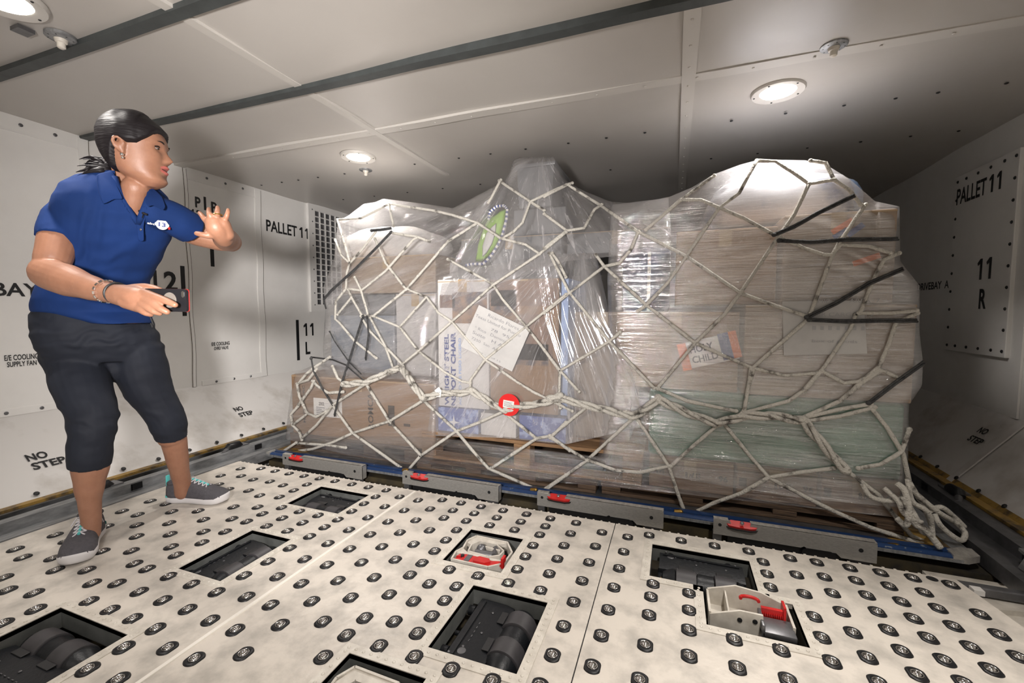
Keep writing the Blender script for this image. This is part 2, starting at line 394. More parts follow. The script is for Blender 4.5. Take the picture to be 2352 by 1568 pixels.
# right wall: riveted access panel and lettering
rp = MB(); y0, y1, z0, z1 = 2.69, 3.17, .585, 1.54
rp.box(XR-.016, XR+.002, y0, y1, z0, z1, bev=.003)
rpo = obj('access_panel', rp, M['liner'], wr)
mb = MB()
for k in range(10):
    for yy in (y0+.02, y1-.02): rivet(mb, (XR-.016, yy, lerp(z0+.03, z1-.03, k/9)), (-1, 0, 0), .008)
for k in range(1, 5):
    for zz in (z0+.03, z1-.03): rivet(mb, (XR-.016, lerp(y0, y1, k/5), zz), (-1, 0, 0), .008)
obj('panel_rivets', mb, M['letter'], wr)
X2 = XR-.0175
decal(wr, X2, 3.15, 1.385, 'PALLET', .245, .085, -1, bold=.02); ones(wr, X2, 2.885, 1.385, .058, .085, 2, -1)
ones(wr, X2, 2.93, .962, .072, .105, 2, -1); decal(wr, X2, 2.90, .815, 'R', .055, .10, -1, bold=.03)
decal(wr, XR-.0030, 3.545, .935, 'DRIVEBAY  A', .345, .045, -1, bold=.02)
obj('wall_seam', MB().box(XR-.009, XR, 2.60, 2.64, ZB, 1.69), M['liner'], wr)
sd2 = V(XR-FR, 0, ZB).normalized(); sn2 = V(-ZB, 0, XR-FR).normalized()
nostep(2.72, .20, .95, sr, FR, sd2, sn2, sg=-1); nostep(1.98, .07, .95, sr, FR, sd2, sn2, sg=-1)
obj('slope_seam', MB().prism([(0, -.02), (.41, -.02), (.41, .02), (0, .02)], .006, frame(V(FR, 2.55, 0)+sn2*.003, sd2, V(0, 1, 0))), M['liner_low'], sr)

# ------------------------------------------------------------------ lamps and nozzles
gl = mat('lamp_diffuser', (1, 1, 1), .3, emit=((1.0, .95, .88), 14))
lampn = [('round recessed ceiling lamp, lit, above the right half of the netted cargo', 1), ('round recessed ceiling lamp, lit, above the left end of the netted cargo', 1), ('round recessed ceiling lamp in the top left corner of the photo', 1)]
def lamp(i, x, y, pw):
    lb = lampn[i][0] if i < 3 else 'round recessed ceiling lamp behind the camera, out of the photo'
    t = thing('ceiling_lamp', lb, 'lamp', (x, y, ZT), 0, 'recessed ceiling lamps' if i < 3 else 'lamps behind the camera')
    mb = MB(); mb.lathe([(.066, -.006), (.094, -.010), (.098, -.004), (.098, .004), (.066, .004)], 40, Matrix.Translation(V(x, y, ZT-.004)), cap=False)
    obj('trim_ring', mb, M['seam'], t, True)
    mb = MB(); mb.lathe([(.001, -.010), (.04, -.010), (.062, -.0075), (.067, -.002), (.067, .004)], 40, Matrix.Translation(V(x, y, ZT-.004)), cap=False)
    obj('diffuser', mb, gl, t, True)
    mb = MB()
    for k in range(5): rivet(mb, (x+.085*math.cos(k*1.256+.4), y+.085*math.sin(k*1.256+.4), ZT-.013), (0, 0, -1), .004)
    obj('ring_screws', mb, M['letter'], t)
    a = area('lamp_light', (x, y, ZT-.02), (x, y, 0), .12, pw, WARM, spread=math.radians(114))
    a.parent = t; a.matrix_parent_inverse = pinv(t)
for i, (x, y, pw) in enumerate(LAMPS): lamp(i, x, y, pw)
for (x, y, lb) in ((.484, 1.82, 'small round ceiling nozzle near the upper right lamp'), (-1.854, 2.33, 'small round ceiling nozzle beside the left-hand lamp over the cargo'), (-1.905, .885, 'small white ceiling nozzle above the person, against the grey strip')):
    t = thing('ceiling_nozzle', lb, 'nozzle', (x, y, ZT))
    T = Matrix.Translation(V(x, y, ZT-.006))
    obj('flange', MB().lathe([(.040, .008), (.040, -.001), (.034, -.004), (.016, -.005)], 24, T, cap=False), M['alu_dark'], t, True)
    obj('spout', MB().lathe([(.018, -.004), (.015, -.014), (.011, -.016), (.011, -.030), (.006, -.034), (1e-4, -.034)], 20, T, cap=False), M['white_metal'], t, True)
    mb = MB()
    for k in range(8): rivet(mb, (x+.031*math.cos(k*.785), y+.031*math.sin(k*.785), ZT-.009), (0, 0, -1), .003)
    obj('flange_screws', mb, M['letter'], t)
t = tag(obj('hook_plate', MB().box(-1.99, -1.945, .80, .84, ZT-.012, ZT), M['gunmetal']), 'tiny square plate on the ceiling by the upper left lamp', 'plate')

# ------------------------------------------------------------------ ball panels of the cargo floor
BALLS = """-2059,1560 -1963,1598 -1865,1597 -1770,1595 -1676,1597 -1582,1598 -1487,1598 -1386,1595 -1292,1594 -2060,1457 -1963,1489 -1867,1476 -1771,1486 -1676,1474 -1580,1520 -1964,1378 -1869,1356 -1770,1375 -1677,1354 -1583,1372 -1582,1447 -1195,1519 -1197,1446 -1196,1371 -2061,1151 -1970,1157 -2061,1050 -1968,1053 -1870,1117 -1778,1159 -1678,1234 -1584,1267 -1488,1299 -1392,1298 -1296,1297 -1198,1296 -1513,1230 -1409,1230 -1305,1229 -1201,1231 -1102,1247 -1874,998 -1777,1051 -1682,1115 -1586,1158 -1513,1162 -1410,1161 -1307,1161 -1201,1160 -1104,1145 -1968,953 -2065,850 -1973,839 -1779,945 -1684,997 -1589,1051 -1516,1079 -2065,749 -1973,731 -1876,762 -1777,843 -1782,728 -1690,762 -1590,942 -1518,997 -1687,879 -1519,913 -1204,1077 -1204,992 -1207,911 -1104,1043 -1876,651 -1781,623 -1691,643 -1591,835 -1522,831 -1417,829 -1593,728 -1523,753 -1417,751 -1312,827 -1208,827 -1107,942 -1109,842 -1594,607 -1500,676 -1402,674 -1307,674 -1211,672 -1313,750 -1210,749 -1111,741 -1601,547 -1213,605 -1214,537 -1117,543 -1113,640 -1012,941 -1012,1043 -1016,840 -1018,739 -1020,640 -927,792 -928,691 -1194,1593 -1097,1555 -1098,1453 -1100,1350 -1003,1553 -908,1592 -819,1592 -727,1591 -629,1590 -530,1592 -432,1590 -331,1590 -228,1552 -137,1551 -1003,1451 -912,1499 -819,1520 -727,1526 -629,1524 -531,1525 -433,1524 -333,1504 -1006,1349 -913,1396 -821,1450 -729,1459 -631,1458 -532,1458 -435,1457 -336,1416 -234,1449 -140,1448 -1007,1246 -915,1295 -823,1347 -731,1383 -436,1380 -337,1330 -237,1346 -143,1346 -1010,1143 -917,1193 -824,1244 -733,1307 -734,1232 -439,1307 -340,1243 -239,1243 -146,1244 -919,1092 -827,1143 -736,1157 -637,1155 -540,1157 -441,1156 -342,1156 -440,1231 -242,1141 -148,1142 -922,991 -830,1041 -736,1089 -658,1072 -577,1089 -246,1040 -151,1041 -922,891 -832,941 -739,990 -658,989 -579,1022 -248,939 -155,939 -833,839 -741,888 -661,904 -580,955 -352,823 -743,822 -645,821 -582,889 -745,748 -547,822 -450,820 -252,848 -66,1591 41,1592 148,1595 252,1597 285,1543 372,1598 446,1600 534,1600 613,1603 692,1604 780,1602 -40,1301 -43,1238 -44,1159 -47,1046 -52,938 58,1292 56,1216 53,1137 51,1047 152,1049 156,1141 256,1142 251,1051 284,1474 281,1404 368,1500 444,1517 527,1529 607,1530 688,1530 779,1468 365,1403 441,1435 529,1457 608,1458 687,1458 775,1388 363,1303 438,1352 527,1384 605,1386 686,1386 359,1223 437,1270 524,1312 604,1313 684,1311 768,1310 357,1143 439,1187 523,1239 601,1238 684,1241 432,1111 521,1166 605,1174"""
balls = [tuple(int(v)/1000 for v in t.split(',')) for t in BALLS.split()]
PITS = {'a': (-1.50, -1.232, 1.334, 1.526), 'b': (-1.434, -1.246, .865, 1.122), 'c': (-1.54, -1.251, .36, .634), 'd': (-.533, -.308, .858, 1.112), 'e': (-.683, -.480, 1.194, 1.408), 'f': (-.696, -.489, .57, .779), 'g': (-.052, .244, 1.338, 1.532), 'h': (.096, .322, 1.172, 1.338)}
def cutplate(mb, x0, x1, y0, y1, holes, z0, z1, extra=lambda x, y: False):
    xs = sorted({x0, x1, *[h[0] for h in holes], *[h[1] for h in holes]}); ys = sorted({y0, y1, *[h[2] for h in holes], *[h[3] for h in holes]})
    xs = [x for x in xs if x0 <= x <= x1]; ys = [y for y in ys if y0 <= y <= y1]
    solid = lambda i, j: 0 <= i < len(xs)-1 and 0 <= j < len(ys)-1 and not any(h[0] < (xs[i]+xs[i+1])/2 < h[1] and h[2] < (ys[j]+ys[j+1])/2 < h[3] for h in holes)
    vt = {}
    def vv(i, j, z):
        k = (i, j, z)
        if k not in vt: vt[k] = mb.bm.verts.new(V(xs[i], ys[j], z))
        return vt[k]
    for i in range(len(xs)-1):
        for j in range(len(ys)-1):
            if not solid(i, j): continue
            mb.face([vv(i, j, z1), vv(i+1, j, z1), vv(i+1, j+1, z1), vv(i, j+1, z1)])
            mb.face([vv(i, j, z0), vv(i, j+1, z0), vv(i+1, j+1, z0), vv(i+1, j, z0)])
            for (di, dj, a, b) in ((-1, 0, (i, j), (i, j+1)), (1, 0, (i+1, j), (i+1, j+1)), (0, -1, (i, j), (i+1, j)), (0, 1, (i, j+1), (i+1, j+1))):
                if not solid(i+di, j+dj): mb.face([vv(*a, z0), vv(*b, z0), vv(*b, z1), vv(*a, z1)])
def flangebm():
    mb = MB(); rings = []
    for r, z in ((.0222, -.001), (.0216, .0018), (.0195, .0034), (.0150, .0040), (.0122, .0030), (.0114, -.004)):
        q = []
        for k in range(28):
            a = 2*PI*k/28; x, y = r*math.cos(a), r*math.sin(a); fl = .0186*r/.0222
            q.append(V(max(-fl, min(fl, x)), y, z))
        rings.append(q)
    mb.rings(rings, cap=False)
    mb.bm.faces.new([v for v in mb.bm.verts if v.co.z < -.0035])
    return mb
def ballbm():
    mb = MB(); mb.lathe([(.0114, .0015), (.0121, .0044), (.0109, .0050), (.0100, .0036)], 24, cap=False)
    mb.ball((0, 0, -.0016), .0098, 20); return mb
fl0 = obj('ball_transfer_unit', flangebm(), M['blackplastic'], None, 'all'); bl0 = obj('ball', ballbm(), M['steel'], fl0, 'all')
fl0.parent = None
def ball_panel(label, x0, x1, y0, y1, pits, chamf=None):
    t = thing('ball_panel', label, 'floor panel', (x0, y0, 0), 0, 'ball panels of the cargo floor')
    holes = [PITS[k] for k in pits]
    mb = MB(); mine = [b for b in balls if x0 < b[0] < x1]
    cutplate(mb, x0, x1, y0, y1, holes, -.012, 0)
    if chamf:
        bmesh.ops.bisect_plane(mb.bm, geom=list(mb.bm.verts)+list(mb.bm.edges)+list(mb.bm.faces), plane_co=V(*chamf[0], 0), plane_no=V(*chamf[1], 0), clear_outer=True)
        ed = [e for e in mb.bm.edges if e.is_boundary]
        bmesh.ops.holes_fill(mb.bm, edges=ed)
    obj('plate', mb, M['floor_paint'], t)
    for k in pits:
        mb = MB(); rv = MB(); wall_ = MB()
        a, b, c, d = PITS[k]; r = .026
        oth = [PITS[q] for q in pits if q != k]
        hit = lambda x, y: any(o[0]-.003 < x < o[1]+.003 and o[2]-.003 < y < o[3]+.003 for o in oth)
        cutplate(mb, a-r, b+r, c-r, d+r, [PITS[k]]+[o for o in oth], -.001, .0022)
        for (xa, ya, xb, yb) in ((a-r/2, c-r/2, b+r/2, c-r/2), (a-r/2, d+r/2, b+r/2, d+r/2), (a-r/2, c, a-r/2, d), (b+r/2, c, b+r/2, d)):
            n = int(math.hypot(xb-xa, yb-ya)/.021)
            for i in range(n+1):
                px, py = lerp(xa, xb, i/n), lerp(ya, yb, i/n)
                if not hit(px, py): rivet(rv, (px, py, .0022), (0, 0, 1), .0038)
        for q in ((a-.004, a, c, d), (b, b+.004, c, d), (a, b, c-.004, c), (a, b, d, d+.004)):
            if not hit((q[0]+q[1])/2, (q[2]+q[3])/2): wall_.box(*q, -.055, -.001)
        pf = obj('pit_frame', mb, M['rim'], t); obj('frame_rivets', rv, M['rim'], pf); obj('pit_lining', wall_, M['pitwall'], t)
    edge = MB()
    for i in range(int((min(x1, .80)-x0)/.03)): edge.box(x0+i*.03+.008, x0+i*.03+.015, y1-.002, y1+.004, -.006, .001)
    obj('front_lip', edge, M['rim'], t)
    if chamf: obj('bolt_hole', MB().lathe([(.014, .0006), (1e-4, .0007)], 20, Matrix.Translation(V(*onz(2141, 1329, 0).xy, 0)), cap=False), M['letter'], t)
    mine.sort(key=lambda b: b[0]**2+b[1]**2)
    for b in mine[:100]:
        u = fl0.copy(); COL.objects.link(u); u.parent = t; u.location = (b[0]-x0, b[1]-y0, 0)
        v = bl0.copy(); COL.objects.link(v); v.parent = u
        u.rotation_euler.z = random.choice((0, 0, PI))
    if mine[100:]:
        A, B = MB(), MB()
        for b in mine[100:]:
            T = Matrix.Translation(V(b[0], b[1], 0))
            for src, dst in ((fl0, A), (bl0, B)):
                vs = [dst.bm.verts.new(T @ v.co) for v in src.data.vertices]
                for p in src.data.polygons: dst.face([vs[i] for i in p.vertices])
        r = obj('far_ball_transfer_units', A, M['blackplastic'], t, 'all'); r['kind'] = 'stuff'
        r = obj('far_balls', B, M['steel'], t, 'all'); r['kind'] = 'stuff'
    return t
PX0, PX1, PX2, PX3 = -2.175, -1.066, -.190, .985
ball_panel('left cream floor panel with steel balls and three dark drive-unit pits, under the person', PX0, PX1-.001, -3.1, 1.640, 'abc')
ball_panel('middle cream floor panel with steel balls, two red latch pits and one drive unit', PX1+.001, PX2-.0015, -3.1, 1.640, 'def')
ball_panel('right cream floor panel with steel balls, a stepped pit and a slanted right edge', PX2+.0015, PX3, -3.1, 1.640, 'gh', ((.815, 1.62), (.97, .20)))
bpy.data.objects.remove(fl0); bpy.data.objects.remove(bl0)
struct('trim_9', MB().box(PX1-.005, PX1+.005, -3.1, 1.628, -.004, .0030), M['seamwhite'])
struct('trim_10', MB().box(PX2-.001, PX2+.001, -3.1, 1.63, -.02, -.002), M['letter'])

# ------------------------------------------------------------------ drive units in the pits
def drive_unit(label, cx, cy, rz, L=.235, D=.15, z=-.020, tilt=0.0, bare=False):
    # local frame: roller axis along x, rollers on the -y side
    t = thing('drive_unit', label, 'cargo drive unit', (cx, cy, z), rz, 'powered drive units in the floor pits')
    mb = MB()
    prof = [(-.02, -.058), (-.005, -.010), (.018, -.004), (D*.62, -.002), (D*.66, -.010), (D*.66, -.065), (-.02, -.065)]
    R = frame(V(-L/2, 0, 0), V(0, 1, 0), V(0, 0, 1))
    mb.prism(prof, L, R)
    mb.box(-L/2-.004, -L/2+.012, -.062, .02, -.07, -.022, bev=.004); mb.box(L/2-.012, L/2+.004, -.062, .02, -.07, -.022, bev=.004)
    mb.box(-L/2+.01, L/2-.01, D*.50, D*.545, -.003, .0015)
    obj('housing', mb, M['housing'], t, True, world=False)
    cap = lambda x0, x1, r0, r1: MB().rings([[V(x0, -.038+r0*math.cos(a*PI/14), -.030+r0*math.sin(a*PI/14)) for a in range(28)], [V(x1, -.038+r1*math.cos(a*PI/14), -.030+r1*math.sin(a*PI/14)) for a in range(28)]]) 
    for (xa, xb) in ((-L*.30, -L*.06), (L*.14, L*.38)):
        mb = MB(); mb.rings([[V(x, -.036+r*math.cos(a*PI/16), -.034+r*math.sin(a*PI/16)) for a in range(32)] for x, r in ((xa, .042), (xa+.002, .0455), (xb-.002, .0455), (xb, .042))])
        obj('drive_roller', mb, M['rubber'], t, True, world=False)
    mb = MB()
    mb.rings([[V(x, -.036+r*math.cos(a*PI/16), -.034+r*math.sin(a*PI/16)) for a in range(32)] for x, r in ((-L*.47, .014), (-L*.45, .030), (-L*.36, .041), (-L*.31, .043), (-L*.30, .036), (-L*.05, .036), (-L*.05, .041), (L*.13, .041), (L*.13, .030), (L*.39, .030), (L*.40, .040), (L*.46, .034))])
    obj('roller_hub', mb, M['housing'], t, True, world=False)
    mb = MB(); mb.tube([(-L*.475, -.038, -.030), (-L*.44, -.038, -.030)], .011, 16); 
    obj('axle_end', mb, M['brass'], t, True, world=False)
    mb = MB()
    for k in (-.18, .26): mb.box(L*k-.022, L*k+.022, .0, .018, -.0045, -.0016, bev=.001)
    obj('dark_slots', mb, M['letter'], t, world=False)
    mb = MB()
    for (x, y) in ((-.3*L, .065), (-.05*L, .04), (.3*L, .042), (.42*L, .08), (-.42*L, .09)): rivet(mb, (x, y, -.003), (0, 0, 1), .0035)
    for k in range(5): mb.box(-.05+k*.016, -.043+k*.016, .058, .060, -.0025, -.0012)
    mb.lathe([(.011, 0), (.009, .0006), (1e-4, .0008)], 18, Matrix.Translation(V(-.085*L/.235, .062, -.0026)), cap=False)
    obj('plate_marks', mb, M['gunmetal'], t, world=False)
    mb = MB()
    for x in (-L*.36, L*.34): mb.tube([(x, D*.66, -.018), (x, D*.66+.018, -.018)], .013, 12)
    mb.tube([(-.02, D*.66, -.014), (-.02, D*.66+.012, -.014)], .006, 8)
    obj('mounting_lug', mb, M['housing'], t, True, world=False)
    return t
drive_unit('drive unit in the far left pit, nearest the netted cargo', -1.366, 1.425, 0, .232, .125)
drive_unit('drive unit with two grey rollers in the pit beside the person\'s feet', -1.340, .985, PI/2, .232, .125)
drive_unit('very dark drive unit in the pit at the bottom left corner of the photo', -1.40, .535, PI, .25, .20)
drive_unit('drive unit with large rollers in the near middle pit', -.405, .985, PI/2, .225, .15)
drive_unit('drive unit in the right-hand pit behind the white latch', .098, 1.440, 0, .25, .125, -.014)

# ------------------------------------------------------------------ floor latches
def latch(label, cx, cy, rz, up=0.0, open_=False):
    t = thing('cargo_latch', label, 'cargo latch', (cx, cy, 0), rz, 'restraint latches in the floor pits')
    mb = MB()
    if not open_:
        fr = [(-.085, -.075), (.045, -.075), (.085, -.04), (.088, .03), (.05, .085), (-.07, .088), (-.088, .05), (-.08, .0), (-.092, -.03)]
        z0, z1 = -.040, -.007
        inner = [(-.055, -.012), (.025, -.02), (.055, .0), (.058, .03), (.02, .06), (-.045, .06), (-.062, .03)]
        # plate around an opening: side walls and webs
        def wallp(poly, th, a, b):
            n = len(poly)
            for i in range(n):
                p, q = V(*poly[i], 0), V(*poly[(i+1) % n], 0); d = (q-p); L = d.length; d.normalize(); nn = V(-d.y, d.x, 0)
                mb.prism([(0, -th/2), (L, -th/2), (L, th/2), (0, th/2)], (a, b), frame(p, d, nn))
        wallp(fr, .006, z0, z1); wallp(inner, .005, z0, z1-.001)
        mb.prism([(-.088, -.030), (.080, -.045), (.085, -.02), (.02, -.022), (-.058, -.014), (-.08, .0)], (z0+.016, z1-.004))
        mb.prism([(-.07, .085), (.05, .082), (.02, .062), (-.045, .062), (-.062, .03), (-.085, .04)], (z0+.016, z1-.004))
        for q in ((-.03, .06), (.0, .055)):
            mb.box(q[0]-.002, q[0]+.045, q[1]-.028, q[1]-.022, z0, z1-.002)
        obj('latch_frame', mb, M['white_metal'], t, True, world=False)
        mb = MB(); mb.box(-.05, .03, -.008, .052, -.055, -.03, bev=.006); mb.tube([(-.035, .0, -.02), (.03, .01, -.022)], .014, 12); mb.tube([(.035, .0, -.015), (.02, .05, -.018)], .009, 10); mb.ball((-.025, .03, -.02), .018)
        obj('grey_roller', mb, M['gunmetal'], t, True, world=False)
        mb = MB(); Q = Matrix.Translation(V(0, 0, -.016))
        mb.prism([(-.078, -.055), (-.062, -.050), (-.055, -.058), (-.078, -.068), (-.078, -.073), (.0, -.073), (.045, -.072), (.082, -.048), (.080, -.030), (.045, -.040), (.0, -.035), (-.05, -.033), (-.072, -.038)], (0, .008), Q)
        mb.prism([(-.01, -.068), (.03, -.068), (.045, -.055), (.035, -.040), (.0, -.038), (-.012, -.050)], (.008, .014), Q)
        mb.box(.080, .088, -.052, -.026, -.02, .012)
        obj('red_pawl', mb, M['red'], t, True, world=False)
        obj('grey_pad', MB().box(-.044, -.026, -.070, -.035, -.0085, -.0065), M['gunmetal'], t, world=False)
        obj('pivot_pin', MB().tube([(-.058, -.048, -.018), (-.058, -.048, -.003)], .006, 12), M['letter'], t, True, world=False)
    else:
        side = [(-.105, -.03), (-.105, .012), (-.035, .036), (.03, .030), (.072, .014), (.088, .012), (.096, -.03)]
        R1 = frame(V(0, .055, 0), V(1, 0, 0), V(0, 0, 1)); R2 = frame(V(0, -.045, 0), V(1, 0, 0), V(0, 0, 1))
        mb.prism(side, (-.003, .003), R1)
        mb.prism([(-.105, -.03), (-.105, .005), (-.035, .030), (.018, .030), (.020, -.012), (-.0, -.03)], (-.003, .003), R2)
        mb.box(-.108, -.102, -.045, .055, -.03, .010); mb.box(-.062, -.058, -.045, .055, -.03, .018); mb.box(-.10, .02, -.045, .055, -.035, -.03); mb.box(.086, .092, -.04, .055, -.03, .010)
        obj('latch_frame', mb, M['white_metal'], t, True, world=False)
        mb = MB(); mb.box(.012, .090, -.070, -.006, -.012, .004, bev=.004); mb.box(.012, .020, -.07, .0, -.03, .020, bev=.002)
        obj('grey_tongue', mb, M['gunmetal'], t, True, world=False)
        mb = MB(); mb.box(.022, .076, .002, .012, -.014, .020); mb.box(.072, .078, -.004, .03, -.014, .034)
        mb.tube([(-.005+.022*math.cos(a), .012+.012*math.sin(a), .030) for a in [k*PI/7-.2 for k in range(9)]], .0045, 8)
        for k in range(12): mb.box(.022+k*.0042, .0238+k*.0042, -.004, .002, .004, .010)
        obj('red_pawl', mb, M['red'], t, True, world=False)
        mb = MB()
        for x, z_ in ((-.035, .006), (.0, .010)): mb.tube([(x, -.0495, z_), (x, -.040, z_)], .006, 12)
        obj('pivot_pin', mb, M['letter'], t, True, world=False)
    return t
latch('white latch with a red pawl lying flat, in the middle pit', -.582, 1.300, 0)
latch('white latch with a red pawl in the pit at the bottom edge of the photo', -.595, .672, 0)
latch('raised white latch with a grey tongue in the right-hand stepped pit', .212, 1.262, 0, open_=True)

# ------------------------------------------------------------------ aluminium pallet stops in front of the cargo pallet
def pallet_stop(label, x0, x1):
    t = thing('pallet_stop', label, 'pallet stop', (x0, 1.76, -.05), 0, 'aluminium pallet stops in front of the cargo pallet')
    y = 1.76
    mb = MB(); R = frame(V(0, y+.004, 0), V(1, 0, 0), V(0, 0, 1))
    L = x1-x0
    pr = [(x0, -.034), (x0, .020), (x0+.006, .026), (x0+.055, .024), (x0+.06, .012), (x0+.12, .010), (x0+.125, .022), (x1-.006, .022), (x1, .016), (x1, -.048), (x1-.10, -.048), (x1-.115, -.034), (x1-.20, -.034), (x1-.21, -.028), (x1-.22, -.034)]
    mb.prism(pr, (0, .006), R)
    mb.box(x0+.125, x1, y, y+.030, .018, .022); mb.box(x1-.005, x1, y, y+.032, -.048, .020); mb.box(x0, x0+.05, y, y+.02, .020, .026)
    obj('stop_channel', mb, M['alu'], t)
    mb = MB(); P = [(0, .006), (.006, .013), (.022, .020), (.095, .020), (.112, .012), (.118, .006), (.108, -.003), (.088, -.007), (.040, -.006), (.014, -.004)]
    T = frame(V(x0+.040, y-.001, .004), V(1, 0, 0), V(0, 1, .5))
    mb.prism([(p[0]*.92, p[1]*1.1) for p in P], (0, .009), T)
    obj('red_release_latch', mb, M['red'], t, True)
    mb = MB(); mb.prism([(p[0]*.98-.003, p[1]*1.3-.004) for p in P], (-.004, .0), T)
    mb.tube([(x0+.022, y-.003, .004), (x0+.022, y+.001, .004)], .006, 12); mb.tube([(x1-.045, y-.003, -.010), (x1-.045, y+.001, -.010)], .007, 12)
    obj('latch_recess', mb, M['letter'], t, True)
    mb = MB(); mb.box(x0+.05, x1-.09, y+.008, y+.05, -.10, -.034); mb.prism([(x1-.215, -.03), (x1-.20, -.020), (x1-.13, -.020), (x1-.115, -.03), (x1-.11, -.06), (x1-.22, -.06)], (-.001, .004), frame(V(0, y, -.012), V(1, 0, 0), V(0, 0, 1)))
    obj('black_actuator', mb, M['blackplastic'], t)
    mb = MB(); mb.prism([(x1-.08, -.045), (x1-.01, -.045), (x1-.002, -.125), (x1-.03, -.125)], (0, .004), frame(V(0, y+.02, 0), V(1, 0, 0), V(0, 0, 1))); mb.box(x0, x0+.03, y+.01, y+.03, -.125, -.03)
    obj('support_bracket', mb, M['gunmetal'], t)
    rvm = MB(); rivet(rvm, (x0+.095, y-.006, .024), (0, -.5, 1), .007)
    obj('latch_bolt', rvm, M['gunmetal'], t)
pallet_stop('leftmost of the four aluminium pallet stops with red release latches', -1.995, -1.463)
pallet_stop('second aluminium pallet stop from the left, its red latch under a rope foot', -1.222, -.718)
pallet_stop('third aluminium pallet stop from the left, above the right half of the middle floor panel', -.537, -.021)
pallet_stop('rightmost of the four aluminium pallet stops with red release latches', .157, .660)
struct('trim_11', MB().box(-2.17, 1.0, 1.70, 1.735, -.13, -.075), M['rim'])
struct('trim_12', MB().box(-2.17, 1.0, 1.82, 1.90, -.13, -.055), M['sub'])

# ------------------------------------------------------------------ the big aircraft pallet under the load
t = thing('cargo_pallet', 'flat aircraft cargo pallet with a scuffed blue front rail', 'cargo pallet', (-.64, 3.05, -.03))
cx0, cx1, cy0, cy1 = -2.225, .955, 1.815, 4.25
obj('pallet_sheet', MB().box(cx0+.05, cx1-.05, cy0+.05, cy1-.05, -.018, -.008), M['gunmetal'], t)
obj('yellow_corner', MB().box(cx0+.05, cx0+.26, cy0+.06, cy0+.5, -.0079, -.0072), M['yellow'], t); obj('yellow_corner', MB().box(cx1-.22, cx1-.05, cy0+.06, cy0+.6, -.0079, -.0072), M['yellow'], t)
mb = MB(); R = frame(V(cx0+.03, 0, 0), V(0, 1, 0), V(0, 0, 1))
pf = [(cy0, -.022), (cy0, -.012), (cy0+.012, -.006), (cy0+.022, -.006), (cy0+.023, -.012), (cy0+.031, -.012), (cy0+.032, -.004), (cy0+.055, -.004), (cy0+.060, -.010), (cy0+.060, -.022)]
mb.prism(pf, cx1-cx0-.06, R); obj('blue_rail', mb, M['blue'], t)
mb = MB(); mb.prism([(cy1-(p[0]-cy0), p[1]) for p in pf], cx1-cx0-.06, R); obj('blue_rail', mb, M['blue'], t)
mb = MB()
for k in range(110):
    xx = cx0+.05+k*.0285; mb.box(xx, xx+.017, cy0+.0225, cy0+.031, -.0125, -.0085)
obj('tie_down_slots', mb, M['letter'], t)
mb = MB(); mb.box(cx0+.03, cx1-.03, cy0-.004, cy0+.002, -.026, -.015); mb.box(cx0, cx0+.05, cy0+.05, cy1-.05, -.022, -.004); mb.box(cx1-.05, cx1, cy0+.05, cy1-.05, -.022, -.004)
obj('edge_rail', mb, M['alu_dark'], t)
for (x, y, s) in ((cx0+.02, cy0+.02, 1), (cx1-.02, cy0+.02, -1)):
    mb = MB(); mb.prism([(x-.03*s, y+.05), (x-.028*s, y+.0), (x+.01*s, y-.025), (x+.05*s, y-.022), (x+.05*s, y+.02), (x, y+.05)][::s], (-.024, -.002))
    obj('corner_casting', mb, M['alu'], t, True)

# ------------------------------------------------------------------ side rails and fittings
def siderail(label, xs, s, m):
    # xs: distance outwards from the panel edge; s = -1 on the left, 1 on the right
    t = thing('side_rail', label, 'rail', (xs, 1.0, -.05))
    X = lambda d: xs+s*d
    def bx(mb, a, b, y0, y1, z0, z1): return mb.box(min(X(a), X(b)), max(X(a), X(b)), y0, y1, z0, z1)
    mb = MB(); bx(mb, .0, .035, YB+.1, 5.3, -.05, .004); bx(mb, .035, .10, YB+.1, 5.3, -.05, -.012); bx(mb, .10, .145, YB+.1, 5.3, -.05, .030); bx(mb, .145, .175, YB+.1, 5.3, -.05, .018)
    obj('rail_body', mb, m, t)
    mb = MB(); slots = MB(); rol = MB(); hub = MB()
    y = -1.9
    while y < 5.0:
        bx(slots, .0995, .1005, y, y+.045, -.006, .024); bx(slots, .095, .0995, y+.003, y+.042, -.004, .022)
        yy = y-.13; rol, hub = MB(), MB()
        rol.tube([(X(.15), yy, .030), (X(.15), yy+.012, .040), (X(.15), yy+.07, .040), (X(.15), yy+.085, .030)], [.018, .024, .022, .012], 14)
        hub.tube([(X(.12), yy-.05, .022), (X(.14), yy-.01, .030)], [.012, .014], 10); hub.box(min(X(.13), X(.20)), max(X(.13), X(.20)), yy+.03, yy+.12, .018, .036)
        if y > -1: obj('guide_roller', rol, M['blackplastic'], t, True); obj('roller_bracket', hub, M['gunmetal'], t, True)
        y += .62
    obj('dark_slots', slots, M['blackplastic'], t)
    return t
siderail('scuffed aluminium guide rail along the foot of the left wall', -2.178, -1, M['alu_dark'])
t = siderail('dull grey guide rail along the foot of the right wall', .985, 1, M['gunmetal'])
def angle(label, x, s):
    t = thing('edge_angle', label, 'trim strip', (x, 1, 0))
    mb = MB(); mb.box(min(x, x-s*.035), max(x, x-s*.035), YB+.1, 5.3, .016, .028)
    d = (sd, sn) if s < 0 else (sd2, sn2)
    mb.prism([(0.012, YB+.1), (.045, YB+.1), (.045, 5.3), (.012, 5.3)], (.002, .008), frame(V(x, 0, 0), d[0], V(0, 1, 0)))
    obj('strip', mb, M['yellow'], t)
    mb = MB(); y = -1.5
    while y < 5.0:
        p = V(x, y, 0)+d[0]*.05+d[1]*.008; rivet(mb, p, d[1], .010); y += .155
    obj('strip_bolts', mb, M['letter'], t)
